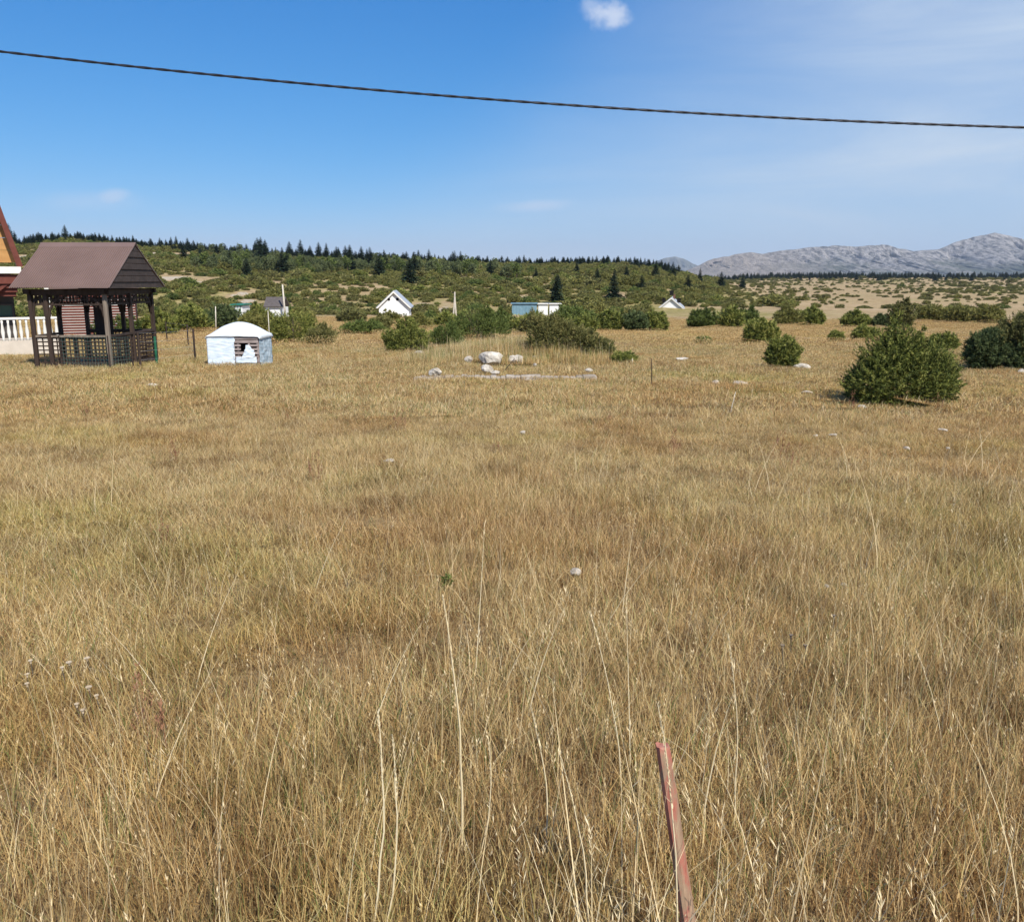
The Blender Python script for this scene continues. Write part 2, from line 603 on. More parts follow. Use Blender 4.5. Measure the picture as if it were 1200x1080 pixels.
def zone(X, Y):
    """(bare, scrub) cover of the ground at a place"""
    R = np.hypot(X, Y)
    bare = np.zeros_like(R)
    for (x, y, rx, ry, s) in BARE:
        bare = np.maximum(bare, s * np.exp(-((X - x) / rx) ** 2 - ((Y - y) / ry) ** 2))
    u = X / np.maximum(Y, 1)
    hill = np.clip((R - 150) / 40, 0, 1) * np.clip((0.34 - u) / 0.10, 0, 1)
    n = fbm(X / 22, Y / 22, 4, 33)
    scrub = hill * (0.55 + 1.2 * (n - 0.45))
    plain = np.clip((R - 120) / 40, 0, 1) * (1 - hill)
    n2 = fbm(X / 40, Y / 70, 4, 71)
    scrub = scrub + plain * np.clip(0.15 + 2.6 * (n2 - 0.48), 0, 0.8)
    return bare, np.clip(scrub - bare * 1.5, 0, 1)


thf = np.radians(np.arange(-42, 42.01, 0.25))
thb = np.radians(np.concatenate([np.arange(45, 180, 5), np.arange(180, 316, 5)]))
TH = np.concatenate([thf, thb])
RR = np.concatenate([[0.05], np.geomspace(0.4, 16000, 380)])
TT, RG = np.meshgrid(TH, RR)
GX, GY = np.sin(TT) * RG, np.cos(TT) * RG
GZ = H(GX, GY)
nT, nR = len(TH), len(RR)
idx = np.arange(nT * nR).reshape(nR, nT)
a_, b_ = idx[:-1, :], idx[1:, :]
faces = np.stack([a_, np.roll(a_, -1, 1), np.roll(b_, -1, 1), b_], -1).reshape(-1, 4)
bare, scrub = zone(GX.ravel(), GY.ravel())
Rr = RG.ravel()
near = 1 - np.clip((Rr - 18) / 40, 0, 1)
gnd = link_mesh('meadow_ground', np.stack([GX.ravel(), GY.ravel(), GZ.ravel()], 1), faces[:, ::-1], M['ground'], smooth=True,
                attrs={'bare': bare, 'scrub': scrub, 'near': near})
tag(gnd, kind='structure')


# ------------------------------------------------------------------ grass patches (sources are not in the scene; one grass object instances them)
def blades(n, rad, hmin, hmax, w, lean, curl, vlo, vhi, seed, power=1.0, seg=3, square=False):
    r = np.random.default_rng(seed)
    rr = rad * np.sqrt(r.random(n))
    th = r.random(n) * 2 * np.pi
    bx, by = rr * np.cos(th), rr * np.sin(th)
    h = hmin + (hmax - hmin) * r.random(n) ** power
    az = r.random(n) * 2 * np.pi
    ln = np.abs(r.normal(0, lean, n))
    cu = r.normal(curl, curl * 0.6 + 1e-3, n)
    wd = w * (0.6 + 0.8 * r.random(n))
    fa = r.random(n) * np.pi
    dx, dy = np.cos(az), np.sin(az)
    P = []
    ang = ln.copy()
    px_, py_, pz_ = bx.copy(), by.copy(), np.full(n, -0.01)
    P.append((px_, py_, pz_))
    for s in range(seg):
        L = h / seg
        px_ = px_ + np.sin(ang) * dx * L
        py_ = py_ + np.sin(ang) * dy * L
        pz_ = np.maximum(pz_ + np.cos(ang) * L, 0.005)
        P.append((px_, py_, pz_))
        ang = ang + cu
    sx, sy = np.cos(fa), np.sin(fa)
    V = []
    for s in range(seg):
        w0 = wd * (1 - s / seg) ** 0.7 / 2
        w1 = wd * (1 - (s + 1) / seg) ** 0.7 / 2 if s < seg - 1 else wd * 0.06
        a, b = P[s], P[s + 1]
        q = np.stack([np.stack([a[0] - sx * w0, a[1] - sy * w0, a[2]], 1), np.stack([a[0] + sx * w0, a[1] + sy * w0, a[2]], 1),
                      np.stack([b[0] + sx * w1, b[1] + sy * w1, b[2]], 1), np.stack([b[0] - sx * w1, b[1] - sy * w1, b[2]], 1)], 1)
        V.append(q)
    V = np.stack(V, 1).reshape(-1, 3)
    v = vlo + (vhi - vlo) * r.random(n)
    return V, np.repeat(v, seg * 4), P[-1]


def heads(tips, w, length, v, seed, n_each=7):
    """seed heads: small leaf shapes around the top of each stem"""
    r = np.random.default_rng(seed)
    n = len(tips[0])
    T = np.stack(tips, 1)
    T = np.repeat(T, n_each, 0)
    k = len(T)
    off = -r.random(k) * length
    az = r.random(k) * 2 * np.pi
    out = np.stack([np.cos(az), np.sin(az), np.full(k, 1.1)], 1)
    out /= np.linalg.norm(out, axis=1)[:, None]
    base = T + np.stack([np.zeros(k), np.zeros(k), off], 1)
    side = np.stack([-np.sin(az), np.cos(az), np.zeros(k)], 1) * w
    L = length * (0.18 + 0.22 * r.random(k))[:, None]
    q = np.stack([base - side * .4, base + out * L * .5 - side, base + out * L, base + out * L * .5 + side], 1).reshape(-1, 3)
    return q, np.full(len(q), v) + np.repeat(r.random(k) * .25, 4)


SRC = {}


def source(key, variants):
    c = bpy.data.collections.new(key)
    for o in variants:
        c.objects.link(o)
    SRC[key] = c
    return c


def gpatch(name, parts, mats=('grass',)):
    V = np.concatenate([p[0] for p in parts])
    v = np.concatenate([p[1] for p in parts])
    mi = np.concatenate([np.full(len(p[0]) // 4, p[2]) for p in parts])
    return fast_mesh(name, V, 0, [M[k] for k in mats], {'v': v}, link=False, quads=True, mat_idx=mi)


MATS3 = ('grass', 'straw', 'rust')
near_v, mid_v, far_v, stem_v = [], [], [], []
for i in range(7):
    parts = []
    V, v, _ = blades(900, .36, .03, .11, .0030, 1.1, .45, .0, .60, 100 + i)
    parts.append((V, v, 0))
    V, v, _ = blades(620, .36, .05, .19, .0026, .45, .20, .15, .85, 200 + i, 1.8)
    parts.append((V, v, 0))
    V, v, _ = blades(110, .36, .05, .17, .0036, .6, .30, .88, 1.04, 300 + i)
    parts.append((V, v, 0))
    V, v, t = blades(11, .36, .15, .32, .0018, .28, .08, .2, .9, 400 + i)
    parts.append((V, v, 1))
    q, hv = heads(t, .0012, .035, .35, 410 + i, 5)
    parts.append((q, hv, 1))
    near_v.append(gpatch('grass_tuft', parts, MATS3))
for i in range(5):
    parts = []
    V, v, _ = blades(2200, .95, .03, .10, .0075, 1.0, .35, .05, .62, 500 + i, seg=2)
    parts.append((V, v, 0))
    V, v, _ = blades(1100, .95, .05, .15, .0062, .60, .16, .18, .84, 600 + i, 1.6, seg=2)
    parts.append((V, v, 0))
    V, v, _ = blades(180, .95, .08, .20, .011, .5, .25, .86, 1.02, 700 + i, seg=2)
    parts.append((V, v, 0))
    V, v, _ = blades(40, .95, .12, .26, .005, .25, .1, .3, 1.0, 800 + i, seg=2)
    parts.append((V, v, 1))
    mid_v.append(gpatch('grass_tuft', parts, MATS3))
for i in range(4):
    parts = []
    V, v, _ = blades(2600, 2.4, .02, .08, .018, .8, .3, .10, .72, 900 + i, seg=2)
    parts.append((V, v, 0))
    V, v, _ = blades(300, 2.4, .02, .08, .018, .5, .3, .84, 1.0, 950 + i, seg=2)
    parts.append((V, v, 0))
    far_v.append(gpatch('grass_tuft', parts, MATS3))
for i in range(5):      # loose groups of tall stems
    parts = []
    V, v, t = blades(6, .30, .28, .68, .0034, .22, .06, .3, 1.0, 1000 + i, seg=5)
    parts.append((V, v, 1))
    q, hv = heads(t, .0011, .075, .45, 1010 + i, 9)
    parts.append((q, hv, 1))
    V, v, t = blades(5, .35, .18, .42, .0030, .7, .14, .2, .9, 1020 + i, seg=4)
    parts.append((V, v, 1))
    stem_v.append(gpatch('grass_tuft', parts, MATS3))
for i in range(2):      # rusty dock-like stems
    V, v, t = blades(14, .10, .18, .42, .0045, .18, .05, .2, 1.0, 1100 + i, seg=4)
    q, hv = heads(t, .0028, .09, .4, 1110 + i, 16)
    stem_v.append(gpatch('grass_tuft', [(V, v, 2), (q, hv, 2)], MATS3))
source('near', near_v)
source('mid', mid_v)
source('far', far_v)
source('stems', stem_v)


def scatter(name, key, P, rot, scl, index):
    """one object whose points carry copies of the variants in a collection"""
    me = bpy.data.meshes.new(name)
    me.vertices.add(len(P))
    me.vertices.foreach_set('co', np.ascontiguousarray(P, dtype=np.float32).ravel())
    for nm, typ, dat, fld in (('rot', 'FLOAT_VECTOR', rot, 'vector'), ('scl', 'FLOAT_VECTOR', scl, 'vector'), ('idx', 'INT', index, 'value')):
        a = me.attributes.new(nm, typ, 'POINT')
        a.data.foreach_set(fld, np.ascontiguousarray(dat, dtype=np.int32 if typ == 'INT' else np.float32).ravel())
    o = bpy.data.objects.new(name, me)
    COL.objects.link(o)
    g = bpy.data.node_groups.new(name, 'GeometryNodeTree')
    g.interface.new_socket('Geometry', in_out='INPUT', socket_type='NodeSocketGeometry')
    g.interface.new_socket('Geometry', in_out='OUTPUT', socket_type='NodeSocketGeometry')
    gi, go = g.nodes.new('NodeGroupInput'), g.nodes.new('NodeGroupOutput')
    ci = g.nodes.new('GeometryNodeCollectionInfo')
    ci.inputs['Collection'].default_value = SRC[key]
    ci.inputs['Separate Children'].default_value = True
    ci.inputs['Reset Children'].default_value = True
    ip = g.nodes.new('GeometryNodeInstanceOnPoints')
    ip.inputs['Pick Instance'].default_value = True

    def named(nm, typ):
        n = g.nodes.new('GeometryNodeInputNamedAttribute')
        n.data_type = typ
        n.inputs['Name'].default_value = nm
        return n.outputs['Attribute']
    g.links.new(gi.outputs[0], ip.inputs['Points'])
    g.links.new(ci.outputs[0], ip.inputs['Instance'])
    g.links.new(named('idx', 'INT'), ip.inputs['Instance Index'])
    r2 = g.nodes.new('FunctionNodeEulerToRotation')
    g.links.new(named('rot', 'FLOAT_VECTOR'), r2.inputs[0])
    g.links.new(r2.outputs[0], ip.inputs['Rotation'])
    g.links.new(named('scl', 'FLOAT_VECTOR'), ip.inputs['Scale'])
    g.links.new(ip.outputs[0], go.inputs[0])
    md = o.modifiers.new('scatter', 'NODES')
    md.node_group = g
    return o


def wedge(y0, y1, density, spread=0.66, margin=0.5, seed=0):
    """points on a jittered grid over the ground in view"""
    r = np.random.default_rng(seed)
    c = 1 / math.sqrt(density)
    wmax = spread * y1 + margin
    gx, gy = np.meshgrid(np.arange(-wmax, wmax, c), np.arange(y0, y1, c))
    xs = gx.ravel() + (r.random(gx.size) - .5) * c * 1.15
    ys = gy.ravel() + (r.random(gx.size) - .5) * c * 1.15
    k = np.abs(xs) < spread * ys + margin
    xs, ys = xs[k], ys[k]
    p = r.permutation(len(xs))
    return xs[p], ys[p], r


KEEPOUT = []    # (x0, x1, y0, y1) no grass inside


def grass_field(name, key, nvar, y0, y1, dens, label, smin, smax, seed, hfun=None, prob=None, tilt=0.06, first=0, extra=None):
    xs, ys, r = wedge(y0, y1, dens, seed=seed)
    ok = np.ones(len(xs), bool)
    for (a, b, c, d) in KEEPOUT:
        ok &= ~((xs > a) & (xs < b) & (ys > c) & (ys < d))
    if prob is not None:
        ok &= r.random(len(xs)) < prob(xs, ys)
    xs, ys = xs[ok], ys[ok]
    if extra:
        xs, ys = np.append(xs, [e[0] for e in extra]), np.append(ys, [e[1] for e in extra])
    n = len(xs)
    s = smin + (smax - smin) * r.random(n)
    hs = s * (hfun(xs, ys) if hfun is not None else 1.0)
    P = np.stack([xs, ys, H(xs, ys)], 1)
    rot = np.stack([r.normal(0, tilt, n), r.normal(0, tilt, n), r.random(n) * 6.283], 1)
    o = scatter(name, key, P, rot, np.stack([s, s, hs], 1), first + r.integers(0, nvar, n))
    tag(o, label, 'grass', kind='stuff')
    return o


def height_mod(x, y):
    # taller grass close to the camera and on the verge by the foundation, shorter grazed turf in between
    n = fbm(x / 2.3, y / 2.3, 3, 41)
    h = np.maximum(0.50 + 0.80 * (n - .5) * 1.3 + .40, .62) * (1 - 0.35 * np.clip((y - 3.5) / 8, 0, 1))
    h = h * np.where(y < 3.6, 1.0 + 0.75 * (3.6 - y) / 2.4, 1.0)
    h = h * (1 - 0.30 * np.clip((x - 4) / 6, 0, 1) * np.clip((y - 8) / 6, 0, 1))
    h = h * (1 + 0.6 * np.exp(-((x + 0.3) / 3.4) ** 2 - ((y - 20.6) / 1.1) ** 2))
    return h


KEEPOUT += [(-13.2, -10.2, 23.0, 26.6), (-8.5, -7.0, 24.2, 25.2)]
grass_field('near_grass', 'near', 7, 0.9, 12.5, 10.0, 'dense dry straw coloured meadow grass at the viewer\'s feet', .85, 1.2, 1, height_mod)
grass_field('mound_grass', 'mid', 5, 24.3, 27.5, 3.0, 'tall dry grass on the low mound behind the white boulders', .8, 1.1, 12, lambda x, y: 2.0 + 1.5 * fbm(x * 2, y * 2, 2, 3),
            prob=lambda x, y: (np.abs(x + .1) < 2.7 - .5 * np.abs(y - 25.5)).astype(float))
grass_field('meadow_grass', 'mid', 5, 12, 36, 2.3, 'dry golden grass covering the middle of the meadow', .85, 1.2, 2, height_mod)
grass_field('pasture_grass', 'far', 4, 33, 120, .24, 'short tan pasture grass at the far end of the meadow', .85, 1.2, 3)
grass_field('tall_grass', 'stems', 5, 1.25, 8, 3.0, 'tall pale seeding straws standing above the foreground grass', .75, 1.15, 4,
            prob=lambda x, y: 0.12 + 0.88 * (fbm(x / 0.9, y / 0.9, 2, 55) > 0.42) * np.clip((5 - y) / 3, 0.06, 1), extra=[(.24, 1.5), (.34, 1.48), (.42, 1.55), (.30, 1.62), (.5, 1.6), (.2, 1.7), (.38, 1.42), (.46, 1.7), (.33, 1.36), (.40, 1.40), (.36, 1.46), (.44, 1.45), (.31, 1.45), (.37, 1.52)])
grass_field('rusty_weeds', 'stems', 2, 1.6, 12, 0.16, 'short rusty red seed stems scattered low in the dry grass', .5, 0.9, 6, first=5)


# ------------------------------------------------------------------ foliage builders
def foliage(lobes, n_shoot, per, nl, nw, seed, up=0.6, shell=0.55, leaf=False, flat_bottom=0.0):
    """small needle or leaf faces set along shoots that grow out of a set of lobes (cx, cy, cz, rx, ry, rz)"""
    r = np.random.default_rng(seed)
    L = np.array(lobes, float)
    vol = (L[:, 3] * L[:, 4] + L[:, 3] * L[:, 5] + L[:, 4] * L[:, 5])
    pick = r.choice(len(L), n_shoot, p=vol / vol.sum())
    d = r.normal(size=(n_shoot, 3))
    d /= np.linalg.norm(d, axis=1)[:, None]
    rad = shell + (1 - shell) * r.random(n_shoot) ** 0.6
    c = L[pick]
    # clumped radius: uneven outline
    lump = 1 + 0.22 * np.sin(d[:, 0] * 5 + c[:, 0] * 9 + seed) * np.sin(d[:, 2] * 6 + c[:, 1] * 7) + r.normal(0, .05, n_shoot)
    p = c[:, :3] + d * c[:, 3:] * (rad * lump)[:, None]
    keep = p[:, 2] > flat_bottom
    p, d, rad, c = p[keep], d[keep], rad[keep], c[keep]
    n = len(p)
    dirs = d * np.array([1, 1, .7]) + np.array([0, 0, up]) + r.normal(0, .25, (n, 3))
    dirs /= np.linalg.norm(dirs, axis=1)[:, None]
    size = c[:, 3:].mean(1)
    SL = (np.minimum(size * 0.35, nl * 6)) * (0.5 + r.random(n))
    cv = np.clip(0.15 + 0.55 * rad ** 2 * (0.6 + 0.5 * r.random(n)) + 0.12 * r.normal(size=n), 0, 1)
    cv = np.clip(0.35 + 0.28 * r.normal(size=n), 0, 0.85)
    t = r.random((n, per))
    B = p[:, None, :] + dirs[:, None, :] * (SL[:, None] * (t - 0.4))[..., None]
    ro = r.normal(size=(n, per, 3))
    nd = dirs[:, None, :] * (0.5 if not leaf else 0.2) + ro * (0.38 if not leaf else 0.8)
    nd /= np.linalg.norm(nd, axis=2)[..., None]
    sd = np.cross(nd, r.normal(size=(n, per, 3)))
    sd /= np.linalg.norm(sd, axis=2)[..., None] + 1e-9
    l_ = nl * (0.6 + 0.8 * r.random((n, per)))[..., None]
    w_ = nw * (0.6 + 0.8 * r.random((n, per)))[..., None]
    tri = np.stack([B - sd * w_ / 2, B + sd * w_ / 2, B + nd * l_], 2)
    v = np.clip(cv[:, None] + 0.10 * r.normal(size=(n, per)) + 0.18 * t, 0, 1)
    return tri.reshape(-1, 3), np.repeat(v.ravel(), 3)


def spires(rx, ry, h, n, seed, base=0.15):
    """a bush outline: a wide low body with several pointed leaders"""
    r = random.Random(seed)
    lobes = [(0, 0, h * .34, rx * .86, ry * .86, h * .36)]
    for i in range(n):
        a = r.random() * 6.283
        k = math.sqrt(r.random()) * .70
        x, y = math.cos(a) * rx * k, math.sin(a) * ry * k
        hh = h * (1.0 - 0.50 * k - .22 * r.random())
        w = (rx + ry) / 2 * (0.20 + .16 * r.random())
        lobes.append((x, y, hh * .52, w, w, hh * .50))
        lobes.append((x * 1.03, y * 1.03, hh * .80, w * .5, w * .5, hh * .28))
    for i in range(n):
        a = r.random() * 6.283
        w = (rx + ry) / 2 * (0.22 + .16 * r.random())
        lobes.append((math.cos(a) * rx * .74, math.sin(a) * ry * .74, h * (.14 + .26 * r.random()), w, w, h * .20))
    return lobes


def tri_trunk(h, r0, r1, nseg=5, z0=-0.15):
    V = []
    for k in range(nseg):
        a0, a1 = 2 * math.pi * k / nseg, 2 * math.pi * (k + 1) / nseg
        A = (math.cos(a0) * r0, math.sin(a0) * r0, z0)
        B = (math.cos(a1) * r0, math.sin(a1) * r0, z0)
        C = (math.cos(a1) * r1, math.sin(a1) * r1, h)
        D = (math.cos(a0) * r1, math.sin(a0) * r1, h)
        V += [A, B, C, A, C, D]
    return np.array(V, float)


def spruce_geo(n, seed, wide=0.20, per=6, droop=0.35, ragged=0.35):
    """unit-height spruce: many drooping branches of several small faces, plus trunk"""
    r = np.random.default_rng(seed)
    z = 0.06 + 0.93 * r.random(n) ** 0.85
    az = r.random(n) * 6.283
    L = wide * (1 - z) ** 0.78 * (1 - ragged + ragged * 1.3 * r.random(n)) + 0.012
    # whorls leave gaps
    z = np.round(z * 22) / 22 * .75 + z * .25 + r.normal(0, .004, n)
    t = (np.arange(per) + 0.5) / per
    T = t[None, :] + r.normal(0, .06, (n, per))
    rx = np.cos(az)[:, None] * L[:, None] * T
    ry = np.sin(az)[:, None] * L[:, None] * T
    rz = z[:, None] - droop * L[:, None] * T + 0.12 * L[:, None] * T ** 2
    B = np.stack([rx, ry, rz], -1)
    out = np.stack([np.cos(az), np.sin(az), np.full(n, -.25)], 1)[:, None, :] + r.normal(0, .35, (n, per, 3))
    s = (0.062 * (1.18 - z))[:, None, None] * (0.7 + .6 * r.random((n, per)))[..., None]
    side = np.cross(out, np.array([0, 0, 1.0])) + r.normal(0, .45, (n, per, 3))
    tri = np.stack([B - side * s * .42, B + side * s * .42, B + out * s], 2)
    v = np.clip(.45 + .25 * r.normal(size=(n, per)), 0, 1)
    V = tri.reshape(-1, 3)
    return V, np.repeat(v.ravel(), 3)


def plant_mesh(name, V, v, mat, trunk=None, link=False):
    V0 = V
    mi = np.zeros(len(V) // 3)
    if trunk is not None:
        V0 = np.concatenate([V, trunk])
        v = np.concatenate([v, np.full(len(trunk), .5)])
        mi = np.concatenate([mi, np.ones(len(trunk) // 3)])
    return fast_mesh(name, V0, 0, [M[mat], M['bark']], {'v': v}, link=link, mat_idx=mi)


def crown_mesh(name, V, v, mat, parent):
    return fast_mesh(name, V, 0, [M[mat]], {'v': v}, parent=parent)


def stems_mesh(parent, rx, h, seed, n=6):
    r = random.Random(seed)
    m = MB()
    for i in range(n):
        a = r.random() * 6.28
        k = r.random() * .6
        m.tube([(math.cos(a) * .04, math.sin(a) * .04, -.1), (math.cos(a) * rx * k * .5, math.sin(a) * rx * k * .5, h * .3), (math.cos(a) * rx * k, math.sin(a) * rx * k, h * .75)],
               [.03 * h, .02 * h, .006 * h], 5)
    return m.build('stem', M['bark'], parent)


def big_bush(name, box, mat, label, cat, seed, n_sp=6, shoots=1500, per=26, nl=None, deep=0.8, lobes=None, up=.6, group=None, leaf=False, rxy=None):
    """box = (px0, px1, py_top, py_base) in the photograph; stands where its base meets the ground"""
    x0, x1, yt, yb = box
    g = ground((x0 + x1) / 2, yb)
    wpx = (x1 - x0) / F * math.hypot(g.y, 0)
    rx = wpx / 2
    top = at((x0 + x1) / 2, yt, g.y + rx * deep * .6)
    h = top.z - g.z
    y = g.y + rx * deep * 0.8
    gx = g.x * y / g.y
    z = Hs(gx, y)
    h = max(.3, top.z - z)
    root = empty(name, (gx, y, z), 0)
    k = nl or max(.025, g.y * 0.0028)
    lb = lobes(rx, rx * deep, h) if lobes else spires(rx * .97, rx * deep, h * 1.0, n_sp, seed)
    V, v = foliage(lb, shoots, per, k, k * .30, seed, up, leaf=leaf)
    V[:, 2] = np.maximum(V[:, 2], 0.0)
    o = crown_mesh('foliage', V, v, mat, root)
    stems_mesh(root, rx * .8, h * .8, seed)
    tag(root, label, cat, group)
    return root


# ---- the bushes one can tell apart
def lob_big(rx, ry, h):
    L = [(0, 0, h * .30, rx * .92, ry * .9, h * .31), (-rx * .58, -ry * .1, h * .27, rx * .34, ry * .6, h * .26), (rx * .58, 0, h * .28, rx * .34, ry * .6, h * .28), (-rx * .20, 0, h * .50, rx * .55, ry * .6, h * .30), (rx * .38, -ry * .1, h * .42, rx * .52, ry * .7, h * .28), (-.02 * rx, 0, h * .62, rx * .32, ry * .4, h * .26),
         (-rx * .55, -ry * .2, h * .24, rx * .42, ry * .6, h * .22), (rx * .62, -.1 * ry, h * .26, rx * .36, ry * .5, h * .26)]
    for (x, top, w) in ((-.24, .96, .13), (-.10, 1.02, .12), (-.40, .82, .11), (.20, .80, .12), (.36, .88, .09), (.06, .88, .12), (.66, .72, .09), (.52, .70, .09), (-.55, .66, .10), (-.78, .54, .10), (.85, .56, .09), (-.18, .80, .2)):
        L.append((x * rx, random.uniform(-.3, .3) * ry, h * (top - .20), rx * w * .62, rx * w * .62, h * .23))
        L.append((x * rx, random.uniform(-.2, .2) * ry, h * (top - .38), rx * w * 1.5, rx * w * 1.5, h * .2))
    return L


big_bush('juniper_bush', (985, 1120, 368, 480), 'juniper', 'large spreading green juniper bush with pointed tips standing alone in the meadow', 'bush', 21,
         shoots=5200, per=26, nl=.040, lobes=lob_big, deep=.75)


def lob_round(rx, ry, h):
    return [(0, 0, h * .44, rx * .9, ry * .9, h * .45), (-.3 * rx, 0, h * .5, rx * .5, ry * .6, h * .40), (.35 * rx, 0, h * .48, rx * .5, ry * .6, h * .40), (.05 * rx, 0, h * .74, rx * .3, ry * .3, h * .25)]


big_bush('juniper_bush', (895, 937, 394, 433), 'juniper', 'small round green juniper bush alone on open grass, halfway to the hedges', 'bush', 22, shoots=1300, per=24, lobes=lob_round)
big_bush('juniper_bush', (1127, 1182, 384, 436), 'juniper_blue', 'low broad grey-green bush in front of the tall dark bush', 'bush', 23, shoots=2200, lobes=lob_round)
big_bush('juniper_bush', (1152, 1225, 347, 436), 'juniper_brown', 'tall dark olive brown bush with a ragged top, cut by the picture edge', 'bush', 24, shoots=3400, n_sp=7)
big_bush('juniper_bush', (1172, 1232, 378, 437), 'juniper_blue', 'grey-green bush at the foot of the tall dark bush, by the picture edge', 'bush', 25, shoots=2000, n_sp=5)
big_bush('juniper_bush', (868, 912, 366, 403), 'juniper', 'dense dark green bush just behind the small round juniper', 'bush', 26, shoots=1500, n_sp=5)
big_bush('small_bush', (713, 746, 409, 427), 'juniper', 'low dark bush at the lower end of the sprawling olive thicket', 'bush', 27, shoots=650, n_sp=4)
big_bush('small_bush', (815, 832, 393, 403), 'shrub_green', 'tiny green shrub alone in open tan pasture', 'bush', 28, shoots=260, n_sp=3)


def lob_slope(rx, ry, h):
    L = []
    for i in range(12):
        t = i / 11
        x = -rx * .88 + 1.76 * rx * t
        hh = h * (1 - .62 * t ** 1.3) * random.uniform(.88, 1.05)
        L.append((x, random.uniform(-.3, .3) * ry, hh * .5, rx * .22, ry * .6, hh * .5))
    return L


big_bush('thicket', (622, 716, 364, 421), 'juniper_brown', 'sprawling olive brown thicket sloping down beside the rock mound', 'bush', 29, shoots=4200, lobes=lob_slope, deep=.45, nl=.05)
big_bush('juniper_bush', (449, 512, 368, 415), 'juniper', 'dark dense bush with a pointed top below the white cottage', 'bush', 30, shoots=2300, n_sp=7, nl=.06)
big_bush('juniper_bush', (502, 546, 373, 408), 'shrub_green', 'bright green bush touching the dark bush below the white cottage', 'bush', 31, shoots=1500, n_sp=5, nl=.06)
big_bush('juniper_bush', (524, 602, 354, 398), 'shrub_green', 'long green bush behind the rock mound under the paired poles', 'bush', 32, shoots=2600, n_sp=8, nl=.07, deep=.6)
big_bush('juniper_bush', (313, 374, 350, 403), 'juniper', 'big dark green bush directly behind the tarpaulin hut', 'bush', 33, shoots=2700, n_sp=8, nl=.06)
big_bush('juniper_bush', (356, 399, 374, 405), 'juniper_brown', 'low olive bush joined to the big bush behind the tarpaulin hut', 'bush', 34, shoots=1500, n_sp=5, nl=.06)
BUSH_ROW = [((596, 650, 360, 390), 'juniper', 'green bush between the rock mound and the long blue shed'),
            ((640, 702, 352, 384), 'shrub_green', 'green bush right behind the sprawling olive thicket'),
            ((697, 735, 356, 388), 'juniper', 'dark hedge bush behind the thicket at the edge of open pasture'),
            ((728, 760, 357, 388), 'juniper_blue', 'grey-green hedge bush in the middle of the dark hedge before the far white house'),
            ((752, 783, 358, 388), 'juniper', 'last bush of the dark hedge, at the pasture corner below the far white house'),
            ((804, 842, 356, 385), 'shrub_green', 'bright bush beside the far white house at the pasture edge'),
            ((836, 872, 352, 384), 'juniper', 'dark bush in the pasture hedge, second from the far white house'),
            ((905, 940, 357, 382), 'shrub_yellow', 'yellowish bush in the pasture hedge behind the round juniper'),
            ((936, 966, 354, 382), 'juniper', 'conical dark bush in the pasture hedge'),
            ((984, 1022, 361, 384), 'juniper', 'broad dark bush ending the pasture hedge near the large juniper'),
            ((1020, 1046, 366, 384), 'juniper_blue', 'small grey bush seen over the shoulder of the large juniper'),
            ((1040, 1072, 344, 386), 'juniper_brown', 'tall brown-green bush rising behind the large juniper'),
            ((1070, 1108, 352, 376), 'shrub_yellow', 'yellow-green bush behind the sandy strip, nearest the large juniper'),
            ((1102, 1142, 352, 378), 'shrub_yellow', 'yellow-green bush in the middle of the sandy strip row'),
            ((1136, 1176, 351, 380), 'shrub_yellow', 'yellow-green bush of the sandy strip row beside the tall dark bush'),
            ((998, 1028, 377, 400), 'juniper', 'dark three-tipped bush in open pasture beyond the large juniper'),
            ((971, 989, 386, 401), 'juniper', 'tiny double bush in open pasture, beyond the round juniper'),
            ((1086, 1122, 384, 412), 'juniper', 'dark bush with spiky tops peeping out behind the large juniper'),
            ((92, 128, 358, 394), 'shrub_green', 'green shrub seen through the gazebo between its back posts'),
            ((124, 168, 360, 394), 'shrub_green', 'green shrub seen through the gable side of the gazebo'),
            ((165, 212, 356, 392), 'juniper', 'green bush just outside the gazebo behind the wire fence'),
            ((203, 250, 352, 390), 'juniper', 'dark green bush behind the wire fence between gazebo and hut'),
            ((240, 285, 346, 388), 'juniper_blue', 'dark pointed bush directly above the roof of the tarpaulin hut'),
            ((278, 322, 360, 392), 'shrub_yellow', 'light olive bush behind the corner of the tarpaulin hut'),
            ((398, 452, 372, 392), 'shrub_green', 'low green bush between the olive bush and the bush below the white cottage'),
            ((430, 462, 366, 388), 'juniper_brown', 'olive bush directly under the eave of the white cottage'),
            ((474, 508, 364, 386), 'shrub_yellow', 'yellow-green bush behind the dark bush below the white cottage'),
            ((506, 540, 362, 384), 'juniper', 'dark bush behind the bright green one, below the paired poles'),
            ((540, 575, 358, 384), 'juniper_brown', 'olive bush beyond the long green bush'),
            ((570, 606, 360, 388), 'shrub_green', 'green bush below the end of the long blue-grey shed'),
            ((606, 640, 366, 392), 'juniper_brown', 'brownish bush standing on the mound before the two white huts'),
            ((660, 700, 362, 392), 'juniper', 'dark green bush showing over the sprawling olive thicket'),
            ((340, 372, 356, 380), 'shrub_yellow', 'yellow-green bush beyond the big bush behind the tarpaulin hut'),
            ((392, 430, 360, 378), 'juniper_brown', 'low olive bush at the edge of the sandy clearing before the cottage'),
            ((286, 322, 352, 384), 'juniper', 'dark bush between the green roofed shed and the brown roofed shed'),
            ((860, 892, 356, 382), 'shrub_green', 'green bush of the pasture hedge just behind the dense dark one'),
            ((182, 189, 352, 366), 'juniper_brown', 'small reddish dry shrub near the gazebo eave')]
for i, (bx_, mt_, lb_) in enumerate(BUSH_ROW):
    big_bush('hedge_bush', bx_, mt_, lb_, 'bush', 60 + i, shoots=900, per=22, n_sp=5, nl=None, deep=.7, group=None)

